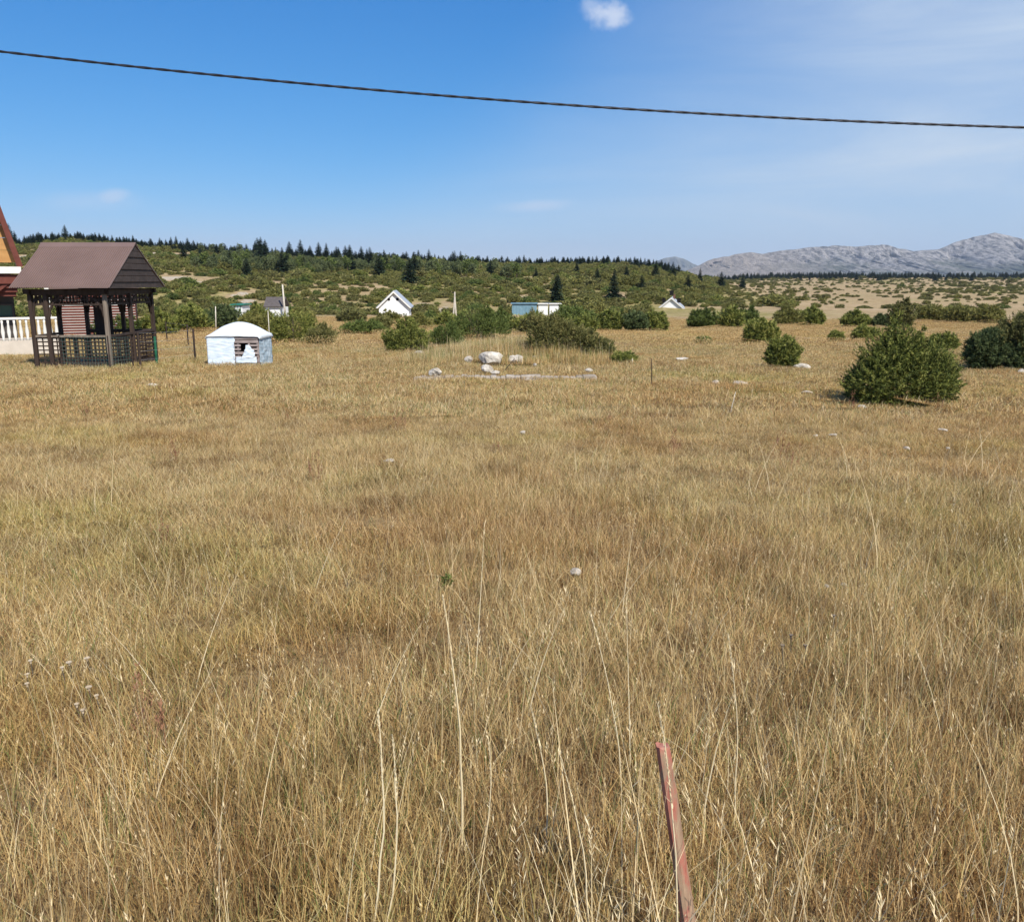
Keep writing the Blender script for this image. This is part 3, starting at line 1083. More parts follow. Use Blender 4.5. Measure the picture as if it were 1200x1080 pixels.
# ------------------------------------------------------------------ far scrub, woodland, spruces
bush_src = []
for i, mt_ in enumerate(['juniper', 'shrub_yellow', 'juniper_brown', 'shrub_yellow', 'shrub_green', 'juniper_brown']):
    V, v = foliage(spires(1.15, 1.1, 1.55, 4, 200 + i), 330, 8, .20, .10, 300 + i, .6)
    V[:, 2] = np.maximum(V[:, 2], -.1)
    bush_src.append(plant_mesh('scrub_bush', V, v, mt_))
source('scrub', bush_src)
spr_src = []
for i in range(5):
    V, v = spruce_geo(520, 400 + i, (.22, .26, .30, .24, .33)[i])
    spr_src.append(plant_mesh('spruce_tree', V, v, 'spruce', tri_trunk(.92, .018, .004)))
source('spruce', spr_src)
dec_src = []
for i in range(4):
    r = random.Random(i)
    lb = [(r.uniform(-.16, .16), r.uniform(-.16, .16), r.uniform(.35, .82), r.uniform(.12, .2), r.uniform(.12, .2), r.uniform(.12, .2)) for _ in range(10)]
    V, v = foliage(lb, 260, 7, .06, .045, 500 + i, .3, leaf=True)
    dec_src.append(plant_mesh('leafy_tree', V, v, 'decid' if i != 2 else 'shrub_green', tri_trunk(.7, .025, .006)))
source('decid', dec_src)


def copy_at(src, name, x, y, s, sz, label, cat, group, rz):
    o = src.copy()
    o.name = name
    COL.objects.link(o)
    o.location = (x, y, Hs(x, y) - 0.02 * s)
    o.scale = (s, s, sz)
    o.rotation_euler = (0, 0, rz)
    tag(o, label, cat, group)
    return o


R_ = np.random.default_rng(77)


def u_of(px):
    return (px - 600) / F * CP


def zone_label(px):
    for lim, t in ((190, 'above the gazebo roof'), (330, 'above the tarpaulin hut'), (430, 'above the brown roofed shed'), (520, 'above the white cottage'),
                   (640, 'above the paired poles'), (760, 'above the dark hedge'), (860, 'above the far white house')):
        if px < lim:
            return t
    return 'on the plain under the rocky mountain'


# spruces on the skyline, position and height read from the photograph: (px, top row, height m)
SKY = [(17, 262), (23, 271), (51, 272), (62, 278), (70, 279), (82, 264), (93, 273), (99, 275), (107, 279), (117, 275), (131, 277), (136, 276), (160, 276), (181, 280), (191, 279), (198, 281), (204, 278), (210, 277), (219, 285), (223, 279), (230, 282),
       (257, 287), (262, 286), (280, 288), (291, 286), (304, 279), (308, 278), (313, 281), (325, 290), (341, 283), (354, 281), (365, 288), (375, 284), (384, 285), (398, 290), (406, 288), (411, 287), (425, 293), (431, 292), (446, 296), (451, 293), (462, 296),
       (473, 296), (477, 295), (485, 296), (491, 293), (503, 299), (510, 298), (531, 295), (541, 299), (549, 302), (554, 301), (566, 302), (585, 304), (593, 304), (600, 305), (614, 299), (622, 304), (634, 301), (643, 305), (648, 304), (665, 302), (673, 304), (680, 303), (684, 303),
       (690, 301), (694, 301), (705, 303), (712, 302), (722, 302), (728, 304), (733, 302), (738, 302), (743, 301), (747, 303), (750, 302), (755, 303), (760, 304), (765, 304), (769, 305), (775, 307), (783, 309)]
for i in range(125):
    q = random.uniform(165, 790)
    SKY.append((q, np.interp(q, [165, 300, 480, 620, 720, 790], [284, 290, 300, 305, 303, 309]) + random.uniform(-3, 4.5)))
for px_, top in SKY:
    k = int(R_.integers(0, 5))
    Y = 500 + R_.uniform(-18, 10)
    x = u_of(px_) * Y
    t = at(px_, top - 1, Y)
    h = max(3.5, t.z - Hs(x, Y))
    ht = 'tall' if h > 10 else 'short' if h < 6.5 else 'medium'
    copy_at(spr_src[k], 'spruce_tree', x, Y, h * R_.uniform(1.1, 1.5), h, f'{ht} dark spruce standing on the skyline of the hill {zone_label(px_)}', 'spruce tree', f'skyline spruces {zone_label(px_)}', R_.uniform(0, 6.28))
# spruces lower on the hill
for px_, row, h in [(300, 305, 9), (306, 312, 10), (312, 318, 11), (331, 322, 9), (337, 320, 8), (355, 312, 8), (395, 310, 9), (411, 318, 10), (424, 312, 9), (434, 314, 10), (445, 328, 9), (452, 318, 8), (480, 332, 8), (486, 325, 9), (503, 318, 10), (533, 323, 9), (540, 318, 8),
                   (575, 326, 7), (290, 325, 7), (270, 318, 7), (652, 356, 6.5), (654, 342, 5), (700, 330, 5), (720, 336, 6), (719, 352, 6), (768, 326, 7), (788, 332, 8), (820, 334, 7), (845, 336, 7), (628, 330, 5), (676, 322, 5), (734, 327, 5), (752, 340, 5), (806, 342, 6), (870, 338, 8), (236, 312, 7), (216, 306, 8), (252, 316, 6)]:
    g = ground(px_, row)
    k = int(R_.integers(0, 5))
    copy_at(spr_src[k], 'spruce_tree', g.x, g.y, h * R_.uniform(1.0, 1.35), h * R_.uniform(.9, 1.1), f'dark spruce amid scrub on the slope {zone_label(px_)}', 'spruce tree', f'slope spruces {zone_label(px_)}', R_.uniform(0, 6.28))
# pale leafy trees of the upper slope
cnt = 0
for i in range(400):
    px_ = R_.uniform(228, 610)
    row = R_.uniform(300, 324) + 6 * (px_ - 400) / 300
    g = ground(px_, row)
    if g.y > 515 or fbm(np.array([g.x / 40]), np.array([g.y / 60]), 2, 5)[0] < 0.42:
        continue
    h = R_.uniform(4.0, 7.0)
    copy_at(dec_src[int(R_.integers(0, 4))], 'leafy_tree', g.x, g.y, h * R_.uniform(.8, 1.1), h, f'{"tall" if h > 6.1 else "low" if h < 4.9 else "middling"} pale green leafy tree on the slope {zone_label(px_)}', 'tree', f'pale leafy trees {zone_label(px_)}', R_.uniform(0, 6.28))
    cnt += 1
    if cnt > 170:
        break

# scrub: near 280 bushes as things, the rest one object
pts = []
for (y0, y1, n) in ((95, 150, 120), (150, 260, 2000), (260, 520, 6000), (520, 1200, 6000)):
    xs, ys, r = wedge(y0, y1, 1.0, .68, 2, seed=int(y0))
    pk = r.choice(len(xs), min(n * 3, len(xs)), replace=False)
    xs, ys = xs[pk], ys[pk]
    b_z, s_z = zone(xs, ys)
    u = xs / ys
    hill = (u < .26)
    pr = np.where(hill, .30 + .75 * s_z, .12 + 1.0 * s_z) * (b_z < .35)
    if y0 < 150:
        # the open pasture stays clear, bushes only along its edges
        pr = pr * np.where((u > .13), .0, .9)
    if y0 >= 520:
        pr = np.where(u > .18, .2 + .9 * s_z, 0.15)
    pr = pr * np.where((u > .16) & (ys < 190), .05, 1) * np.where((u > .24) & (ys > 190), .62, 1)
    ok = r.random(len(xs)) < pr
    xs, ys = xs[ok][:n], ys[ok][:n]
    pts.append(np.stack([xs, ys], 1))
pts = np.concatenate(pts)
# keep the bushes off the buildings
HOUSES = [(at(460, 365, 150).x, 150, 9), (u_of(785) * 190, 190, 10), (u_of(321) * 120, 120, 6), (u_of(628) * 150, 150, 10), (u_of(278) * 110, 110, 5)]
for (hx, hy, hr) in HOUSES:
    u0 = hx / hy
    blk = (np.hypot(pts[:, 0] - hx, pts[:, 1] - hy) < hr) | ((np.abs(pts[:, 0] / pts[:, 1] - u0) < hr * .55 / hy) & (pts[:, 1] < hy) & (pts[:, 1] > hy - 45))
    pts = pts[~blk]
order = np.argsort(pts[:, 1])
pts = pts[order]
n = len(pts)
sc_ = np.where((pts[:, 0] / pts[:, 1] > .24) & (pts[:, 1] > 230), .62, 1.0) * np.exp(R_.normal(0, .34, n)) * np.where(pts[:, 1] < 260, .95, 1.25) * np.where(pts[:, 1] > 520, 1.5, 1)
ki = R_.integers(0, 6, n)
ki = np.where((pts[:, 0] / pts[:, 1] > .24) & (R_.random(n) < .75), 2, ki)
ki = np.where((pts[:, 1] > 170) & (R_.random(n) < .3), 1, ki)
NT = 230
for i in range(min(NT, n)):
    x, y = pts[i]
    px_ = 600 + x / y * F / CP
    copy_at(bush_src[ki[i]], 'scrub_bush', x, y, sc_[i], sc_[i] * R_.uniform(.8, 1.2),
            f"{['dark green', 'yellow-green', 'olive brown', 'yellow-green', 'olive brown', 'olive brown'][ki[i]]} {'wide' if sc_[i] > 1.15 else 'small' if sc_[i] < .8 else 'mid-sized'} scrub bush low on the slope {zone_label(px_)}", 'bush', f'scrub bushes at the foot of the slope {zone_label(px_)}', R_.uniform(0, 6.28))
far_pts = pts[NT:]
m_ = len(far_pts)
s3 = np.stack([sc_[NT:] * 1.1, sc_[NT:] * 1.1, sc_[NT:] * R_.uniform(.45, .95, m_)], 1)
o = scatter('hillside_scrub', 'scrub', np.stack([far_pts[:, 0], far_pts[:, 1], H(far_pts[:, 0], far_pts[:, 1])], 1), np.stack([np.zeros(m_), np.zeros(m_), R_.uniform(0, 6.28, m_)], 1), s3, ki[NT:])
tag(o, 'mixed green and brown scrub covering the hillside and the far plain', 'scrub', kind='stuff')

# small spruces and leafy trees merging into one wood along the crest
q = R_.uniform(20, 800, 420)
yy = R_.uniform(470, 512, 420)
xx = (q - 600) / F * CP * yy
hh = R_.uniform(2.5, 5.5, 420)
o = scatter('crest_wood', 'spruce', np.stack([xx, yy, H(xx, yy)], 1), np.stack([np.zeros(420), np.zeros(420), R_.uniform(0, 6.28, 420)], 1), np.stack([hh * 1.5, hh * 1.5, hh], 1), R_.integers(0, 5, 420))
tag(o, 'low dark spruce growth filling the gaps between the skyline trees', 'woods', kind='stuff')
# far woods on the plain under the mountain and behind the crest
xs, ys, r = wedge(900, 1900, .005, .70, 2, seed=9)
u = xs / ys
ok = (u > .18) & (r.random(len(xs)) < np.clip(.10 + 1.6 * np.clip((ys - 1050) / 300, 0, 1) * (fbm(xs / 120, ys / 200, 2, 8) + .1), 0, 1)) & (ys < 1400)
xs, ys = xs[ok], ys[ok]
m_ = len(xs)
hh = r.uniform(3.0, 9.5, m_)
o = scatter('far_woods', 'spruce', np.stack([xs, ys, H(xs, ys)], 1), np.stack([np.zeros(m_), np.zeros(m_), r.uniform(0, 6.28, m_)], 1), np.stack([hh * 1.5, hh * 1.5, hh], 1), r.integers(0, 5, m_))
tag(o, 'dark distant spruce wood along the foot of the rocky mountain', 'woods', kind='stuff')

# ------------------------------------------------------------------ mountains
def mountain_mat():
    m, t, b = base_mat('limestone', 0.95, 0.1)
    n = pos_noise(t, .026, 9, .76, 1.0, (1, .5, .28))
    n2 = pos_noise(t, .0022, 5, .6, 4.0)
    hgt = t.nodes.new('ShaderNodeSeparateXYZ')
    t.links.new(t.nodes.new('ShaderNodeNewGeometry').outputs['Position'], hgt.inputs[0])
    rock = ramp(t, n, [(.40, (.06, .056, .052)), (.47, (.20, .183, .162)), (.58, (.44, .40, .355))])
    hf = math_(t, 'DIVIDE', hgt.outputs[2], 300)
    k = math_(t, 'ADD', hf, math_(t, 'MULTIPLY', math_(t, 'SUBTRACT', n2, .5), 2.4))
    veg = sstep(t, k, .62, .10)
    c = mixc(t, math_(t, 'MULTIPLY', veg, .85), rock, (.075, .085, .050))
    lf = sstep(t, hgt.outputs[0], 2900, 1900)
    dry = ramp(t, n, [(.36, (.21, .17, .125)), (.60, (.42, .345, .27))])
    c = mixc(t, math_(t, 'MULTIPLY', lf, .85), c, dry)
    t.links.new(c, b.inputs['Base Color'])
    bp = t.nodes.new('ShaderNodeBump')
    bp.inputs['Strength'].default_value = 1.0
    bp.inputs['Distance'].default_value = 28
    t.links.new(n, bp.inputs['Height'])
    t.links.new(bp.outputs[0], b.inputs['Normal'])
    return m


M['rock_far'] = mountain_mat()
M['far_peak'] = simple_mat('far_peak_forest', (.07, .08, .06), (.20, .19, .16), .004, .95, .1, coord='pos')


def ridge(name, Y, tab, depth, mat, label, px0, px1, n, cliff=1.0):
    pxs = np.linspace(px0, px1, n)
    rows = np.interp(pxs, [a for a, b in tab], [b for a, b in tab])
    nv = 90
    V = np.zeros((nv, n, 3))
    for j in range(nv):
        s = j / (nv - 1)                          # 0 foot in front, .62 crest, 1 foot behind
        if s <= .66:
            t = s / .66
            hgt = (.30 * t + .70 * t ** 2.3) if cliff else t * (1.3 - .3 * t)
            yy = Y - depth * (1 - t)
        else:
            t = (s - .66) / .34
            hgt = (1 - t) ** 1.3
            yy = Y + depth * .8 * t
        x = (pxs - 600) / F * CP * Y
        top = EYE + (328 - rows) / F * Y * 1.0
        top = top + 16 * (fbm(x / 90, x * 0, 4, 3) - .5)
        # gullies and buttresses
        g = fbm(x / 260 + 3, np.full(n, yy / 1500), 5, 21) - .5
        g2 = fbm(x / 90, np.full(n, yy / 420), 4, 61) - .5
        prof = np.sin(min(s / .66, 1) * math.pi) if s < .66 else 0
        V[j, :, 0] = x
        V[j, :, 1] = yy + prof * (g * 1300 + g2 * 900)
        V[j, :, 2] = -30 + (top + 30) * hgt + prof * (g * 170 + g2 * 110) * cliff
    idx = np.arange(nv * n).reshape(nv, n)
    f = np.stack([idx[:-1, :-1], idx[:-1, 1:], idx[1:, 1:], idx[1:, :-1]], -1).reshape(-1, 4)
    o = link_mesh(name, V.reshape(-1, 3), f, mat)
    tag(o, label, None, kind='structure')
    return o


ridge('mountain', 8000, [(700, 335), (790, 322), (805, 317), (830, 306), (860, 299), (880, 297), (893, 299), (912, 295), (945, 292), (975, 289), (1000, 291), (1030, 288), (1055, 293), (1068, 296), (1098, 293), (1118, 285), (1140, 279),
                         (1160, 275), (1180, 279), (1200, 284), (1240, 288), (1300, 294), (1400, 300), (1600, 312), (1800, 330)], 1700, M['rock_far'], 'long pale limestone mountain ridge', 700, 1800, 700)
ridge('distant_mountain', 13500, [(690, 330), (740, 318), (765, 308), (780, 303), (790, 301.5), (800, 304), (812, 310), (840, 318), (900, 330)], 1500, M['far_peak'], 'small blue mountain', 690, 900, 160, 0.4)

# ------------------------------------------------------------------ haze
hz_m = bpy.data.materials.new('haze')
hz_m.use_nodes = True
t = hz_m.node_tree
t.nodes.clear()
pv = t.nodes.new('ShaderNodeVolumePrincipled')
pv.inputs['Color'].default_value = (.72, .84, 1.0, 1)
pv.inputs['Density'].default_value = 4.6e-5
pv.inputs['Anisotropy'].default_value = 0.1
oo = t.nodes.new('ShaderNodeOutputMaterial')
t.links.new(pv.outputs[0], oo.inputs['Volume'])
hz = MB().box((0, 0, 275), (34000, 34000, 750)).build('haze', hz_m)
tag(hz, 'thin blue air haze', None, kind='stuff')

# ------------------------------------------------------------------ materials of the built things
M['roof_metal'] = simple_mat('brown_roof_sheet', (.160, .105, .086), (.195, .130, .108), 1.4, .42, .4)
M['dark_wood'] = simple_mat('dark_stained_wood', (.028, .018, .013), (.065, .042, .030), 9, .7, .3, (1, 1, .15), .3)
M['gable_wood'] = simple_mat('gable_boards', (.040, .030, .026), (.075, .055, .046), 7, .7, .3, (.2, 1, 1), .3)
M['grey_wood'] = simple_mat('weathered_post', (.13, .10, .075), (.26, .21, .16), 12, .85, .2, (1, 1, .12), .4)  # grey tone takes in the sunlight on the gazebo's front corner post
M['yellow_wood'] = simple_mat('varnished_cladding', (.34, .16, .045), (.50, .27, .09), 3, .5, .4, (.3, 1, 1), .2)
M['red_brown'] = simple_mat('red_brown_paint', (.11, .028, .018), (.17, .048, .030), 5, .6, .3)
M['white_paint'] = simple_mat('white_paint', (.70, .66, .58), (.82, .79, .72), 3, .6, .3)
M['cream_wall'] = simple_mat('cream_render', (.52, .45, .36), (.66, .58, .48), 2.2, .85, .2)
M['dark_render'] = simple_mat('dark_render', (.050, .042, .036), (.075, .062, .052), 3, .8, .3)
M['glass'] = simple_mat('green_window_glass', (.012, .055, .045), (.02, .09, .07), 2.0, .12, .6)
M['white_wall'] = simple_mat('white_wall', (.74, .73, .70), (.84, .83, .80), 1.0, .8, .2)
M['tarp'] = simple_mat('pale_blue_tarpaulin', (.56, .66, .74), (.78, .83, .86), 5, .55, .35, (1, 1, 3), .6)
M['tarp_roof'] = simple_mat('white_tarpaulin', (.72, .76, .78), (.84, .86, .86), 4, .5, .35, (1, 1, 1), .5)
M['tarp_side'] = simple_mat('torn_blue_tarpaulin', (.22, .32, .38), (.62, .70, .74), 16, .6, .3, (1, 1, .4), .5)  # torn side sheet; its bluish shade is put into a darker colour
M['slat'] = simple_mat('grey_pink_slats', (.24, .19, .17), (.42, .35, .32), 8, .85, .2, (.3, 1, 1), .4)
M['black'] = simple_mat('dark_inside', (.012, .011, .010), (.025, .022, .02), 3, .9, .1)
M['cable'] = simple_mat('black_cable', (.010, .011, .016), (.028, .030, .040), 6, .5, .4)
M['green_post'] = simple_mat('green_metal', (.010, .085, .040), (.022, .14, .070), 6, .5, .4)
M['wire'] = simple_mat('green_wire', (.05, .12, .095), (.12, .22, .19), 6, .5, .4)
M['pale_wire'] = simple_mat('galvanised_wire', (.35, .36, .34), (.5, .51, .5), 6, .4, .5, metallic=.3)
M['stone'] = simple_mat('pale_limestone', (.34, .29, .225), (.74, .68, .58), 5.2, .9, .15, (1, 1, 1), .8)
M['kerb'] = simple_mat('foundation_concrete', (.25, .20, .145), (.50, .43, .345), 5, .9, .15, (1, 1, 1), .9)
M['pale_pole'] = simple_mat('pale_pole', (.48, .42, .33), (.68, .62, .52), 4, .8, .2)
M['shed_blue'] = simple_mat('blue_grey_sheet', (.12, .22, .27), (.20, .32, .38), 1.5, .5, .4)
M['shed_roof'] = simple_mat('brown_shingles', (.085, .070, .062), (.13, .11, .10), 3, .7, .3)
M['grey_roof'] = simple_mat('grey_roof', (.34, .36, .38), (.46, .48, .50), 1.0, .5, .4)
M['green_roof'] = simple_mat('green_roof_sheet', (.02, .14, .09), (.04, .22, .14), 2, .5, .4)
M['brick'] = simple_mat('chimney_brick', (.12, .055, .04), (.20, .10, .07), 6, .9, .2)


def stake_mat():
    m, t, b = base_mat('flaking_red_paint', .75, .25)
    n = pos_noise(t, 26, 6, .7, 1, (1, 1, .22), 'obj')
    n2 = pos_noise(t, 5, 4, .6, 3, (1, 1, .5), 'obj')
    wood = ramp(t, n, [(.3, (.16, .09, .055)), (.7, (.40, .27, .17))])
    red = ramp(t, n, [(.35, (.27, .080, .050)), (.65, (.52, .22, .155))])
    k = math_(t, 'ADD', n2, math_(t, 'MULTIPLY', math_(t, 'SUBTRACT', n, .5), .6))
    c = mixc(t, sstep(t, k, .54, .62), red, wood)
    t.links.new(c, b.inputs['Base Color'])
    bp = t.nodes.new('ShaderNodeBump')
    bp.inputs['Strength'].default_value = .7
    bp.inputs['Distance'].default_value = .004
    t.links.new(n, bp.inputs['Height'])
    t.links.new(bp.outputs[0], b.inputs['Normal'])
    return m


M['stake'] = stake_mat()

# ------------------------------------------------------------------ gazebo
YF, YB = 23.3, 26.3                                   # front and back post rows
XL, XR = at(41, 400, YF).x, at(127.5, 400, YF).x
GZ0 = Hs((XL + XR) / 2, (YF + YB) / 2) - .02
EF = at(70, 337, YF - .35)                              # eave
ez = EF.z
RX0, RX1 = at(10, 337, YF - .35).x, at(128, 337, YF - .35).x
YM = (YF + YB) / 2
rz = at(100, 286, YM).z
gz = empty('gazebo', ((XL + XR) / 2, YM, GZ0))
tag(gz, 'dark wooden garden gazebo with brown ribbed metal roof and lattice railing', 'gazebo')
O = Vector(gz.location)


def L(x, y, z):
    return Vector((x, y, z)) - O


# roof: two ribbed slopes
mb = MB()
nr = 44
for side in (-1, 1):
    ye = YF - .35 if side < 0 else YB + .35
    for i in range(nr):
        xa, xb = RX0 + (RX1 - RX0) * i / nr, RX0 + (RX1 - RX0) * (i + 1) / nr
        w = xb - xa
        ps = [(xa, 0.0), (xa + w * .55, 0.0), (xa + w * .66, .022), (xa + w * .89, .022), (xb, 0)]
        for (x0, h0), (x1, h1) in zip(ps[:-1], ps[1:]):
            p = [L(x0, ye, ez + h0), L(x1, ye, ez + h1), L(x1, YM, rz + h1), L(x0, YM, rz + h0)]
            if side > 0:
                p = p[::-1]
            mb.poly(p, (0, 0, -.012))
mb.build('roof', M['roof_metal'], gz)
MB().poly([L(RX0 - .01, YM - .16, rz - .08), L(RX1 + .01, YM - .16, rz - .08), L(RX1 + .01, YM, rz + .045), L(RX0 - .01, YM, rz + .045)], (0, 0, -.02)) \
    .poly([L(RX0 - .01, YM, rz + .045), L(RX1 + .01, YM, rz + .045), L(RX1 + .01, YM + .16, rz - .08), L(RX0 - .01, YM + .16, rz - .08)], (0, 0, -.02)).build('ridge_cap', M['roof_metal'], gz)
for xg in (RX1 - .03, RX0 + .06):
    mb = MB()
    nb = 7
    hh = rz - ez
    for i in range(nb):
        z0, z1 = ez + .0 + hh * i / nb, ez + hh * (i + 1) / nb
        k0, k1 = (1 - i / nb), (1 - (i + 1) / nb)
        d = (YB - YF) / 2 + .30
        off = .012 * (i % 2)
        mb.poly([L(xg + off, YM - d * k0, z0 + .012 - .03), L(xg + off, YM + d * k0, z0 + .012 - .03), L(xg + off, YM + d * k1, z1 - .035), L(xg + off, YM - d * k1, z1 - .035)], (-.022, 0, 0))
        mb.box(L(xg + off + .004, YM, z0 - .012), (.02, 2 * d * k0 - .02, .02))
    mb.build('gable', M['gable_wood'], gz)
# eave beams
mb = MB()
zt = ez - .06
for y in (YF, YB):
    mb.box(L((XL + XR) / 2, y, zt - .05), (XR - XL + .3, .12, .13))
for x in (XL, XR):
    mb.box(L(x, YM, zt - .055), (.115, YB - YF + .3, .118))
mb.box(L((XL + XR) / 2, YM, zt - .06), (.10, YB - YF - .1, .1))
mb.build('beam', M['dark_wood'], gz)
posts = [(XL, YF), (XL + .42, YF), (XR, YF), (XL, YM - .1), (XL, YB), (XR, YM), (XR, YB), ((XL + XR) / 2 + .1, YB)]
for i, (x, y) in enumerate(posts):
    ptop = zt - .115
    m = 'grey_wood' if i == 2 else 'dark_wood'  # sunlit corner post lighter than the shaded ones: light put into the colour
    pb = MB().box(L(x, y, (GZ0 + ptop) / 2 - .05), (.105, .105, ptop - GZ0 + .1)).build('post', M[m], gz, bevel=.01)
    if i == 2:
        pb['label'] = 'front corner post in a sunlit grey tone'


def lattice(a, b, z0, z1, cell, name, mat='dark_wood', w=.028, arch=0.0):
    """square lattice of laths in a vertical plane from a to b, with frame"""
    mb = MB()
    a, b = Vector(a), Vector(b)
    d = (b - a)
    ln = d.length
    d.normalize()
    nrm = Vector((-d.y, d.x, 0))
    q = Matrix((d, nrm, Vector((0, 0, 1)))).transposed()
    k = int(ln / cell)
    for i in range(1, k):
        s = ln * i / k
        zb = z0 if not arch else z0 - arch * (abs(2 * s / ln - 1) ** 2)
        p = a + d * s
        mb.box(Vector((p.x, p.y, (zb + z1) / 2)) + nrm * .008, (w, .012, z1 - zb), q)
    k = max(1, int((z1 - z0) / cell))
    for i in range(0, k + 1):
        z = z0 + (z1 - z0) * i / k
        p = a + d * (ln / 2)
        mb.box(Vector((p.x, p.y, z)) - nrm * .008, (ln - .02, .012, w * (1.6 if i in (0, k) else 1)), q)
    return mb.build(name, M[mat], gz)


def l2(x, y):
    v = L(x, y, 0)
    return Vector((v.x, v.y, 0))


RAILZ = at(90, 394, YF).z - O.z
fz0, fz1 = (zt - .13) - O.z - .32, (zt - .13) - O.z
segs = [((XL + .48, YF), (XR - .06, YF)), ((XL, YF + .06), (XL, YM - .16)), ((XL, YM), (XL, YB - .06)), ((XR, YF + .06), (XR, YM - .06)), ((XR, YM + .06), (XR, YB - .06)),
        ((XL + .06, YB), ((XL + XR) / 2 + .04, YB)), (((XL + XR) / 2 + .16, YB), (XR - .06, YB)), ((XL + .06, YF), (XL + .36, YF))]
for i, (a, b) in enumerate(segs):
    lattice(l2(*a), l2(*b), fz0 + .06, fz1, .095, 'frieze_lattice', arch=.14)
    if i in (0, 3, 4, 7, 5, 6):
        lattice(l2(*a), l2(*b), .12, RAILZ - .04, .105, 'railing_lattice', w=.034)
    va, vb = l2(*a), l2(*b)
    if i in (0, 1, 3, 4, 5, 6, 7):
        c = (va + vb) / 2
        dd = (vb - va)
        q = Matrix((dd.normalized(), Vector((-dd.y, dd.x, 0)).normalized(), Vector((0, 0, 1)))).transposed()
        MB().box((c.x, c.y, RAILZ), (dd.length, .11, .055), q).build('top_rail', M['grey_wood' if i in (0, 7) else 'dark_wood'], gz)
    # arched braces from the posts to the beam
    mb = MB()
    dn = (vb - va).normalized()
    s = min(.42, (vb - va).length * .4)
    for p, sg in ((va, 1), (vb, -1)):
        pr = None
        for j in range(6):
            th = j / 5 * math.pi / 2
            cur = Vector((p.x, p.y, 0)) + dn * sg * s * (1 - math.cos(th)) + Vector((0, 0, fz1 - .58 + .52 * math.sin(th)))
            if pr is not None:
                mb.bar(pr, cur, .035, .05)
            pr = cur
    mb.build('brace', M['dark_wood'], gz)
# boarded panel in the far corner, floor
MB().box(L(XL + .50, YB + .0, GZ0 + 1.35), (.55, .03, 1.1)).build('board_panel', M['dark_wood'], gz)
MB().box(L((XL + XR) / 2, YM, GZ0 + .05), (XR - XL + .1, YB - YF + .1, .10)).build('floor', M['dark_wood'], gz)
# table and bench inside
tb = empty('picnic_table', ((XL + XR) / 2 + .1, YM, GZ0 + .10))
tag(tb, 'dark wooden table half hidden behind the lattice railing inside the gazebo', 'table')
m = MB()
for i in range(5):
    m.box((0, -.32 + .16 * i, .70), (1.5, .145, .04))
m.build('table_top', M['dark_wood'], tb)
for sx in (-.6, .6):
    for sy in (-.28, .28):
        MB().box((sx, sy, .34), (.08, .08, .68)).build('leg', M['dark_wood'], tb)

# ------------------------------------------------------------------ wire fence
def fence(name, pts, hgt, label, post_mat, wire_mat, post_w, cellx, rows, extra=0.0):
    g0 = Vector((pts[0][0], pts[0][1], Hs(*pts[0])))
    root = empty(name, g0)
    tag(root, label, 'fence')
    for (x, y) in pts:
        z = Hs(x, y)
        MB().tube([Vector((x, y, z - .2)) - g0, Vector((x, y, z + hgt + .04)) - g0], post_w, 7).build('post', M[post_mat], root)
    mb = MB()
    for (a, b) in zip(pts[:-1], pts[1:]):
        za, zb = Hs(*a), Hs(*b)
        A, B = Vector((a[0], a[1], za)) - g0, Vector((b[0], b[1], zb)) - g0
        for r in rows:
            mid = (A + B) / 2 + Vector((0, 0, r * hgt - .01))
            mb.tube([A + Vector((0, 0, r * hgt)), mid, B + Vector((0, 0, r * hgt))], .0022, 4)
        if cellx:
            k = int((B - A).length / cellx)
            for i in range(1, k):
                P = A.lerp(B, i / k)
                mb.tube([P + Vector((0, 0, .03)), P + Vector((0, 0, hgt))], .0018, 3)
    mb.build('wire_mesh', M[wire_mat], root)
    return root


gp = [ground(px, py) for px, py in ((96, 430), (142, 431), (186, 428))]
fence('wire_fence', [(p.x, min(p.y, 22.8)) for p in gp], .85, 'green wire mesh fence with thin posts in front of the gazebo railing', 'dark_wood', 'wire', .018, .075, [i / 10 for i in range(11)])
gp = [ground(186, 428), ground(229, 424), ground(221, 407), ground(196, 400)]
fence('wire_fence', [(gp[0].x + .15, min(gp[0].y, 22.8) + .1), (gp[1].x, gp[1].y), (gp[2].x, gp[2].y), (gp[3].x, gp[3].y)], .95,
      'thin pale wire fence on dark posts between the gazebo and the tarpaulin hut', 'dark_wood', 'pale_wire', .032, 0, [.25, .5, .75, 1.0])

# ------------------------------------------------------------------ tarpaulin hut
hb = ground(273, 430)
HY = hb.y + .12
hx0, hx1 = at(244, 410, HY).x, at(303.5, 410, HY).x
HD = 1.25
hut = empty('tarpaulin_hut', ((hx0 + hx1) / 2, HY + HD / 2, hb.z))
tag(hut, 'small hut with a domed white tarpaulin roof and pale blue torn sides', 'hut')
hw = (hx1 - hx0) / 2
htop = at(273, 394, HY).z - hb.z
hroof = at(273, 377, HY + .5).z - hb.z


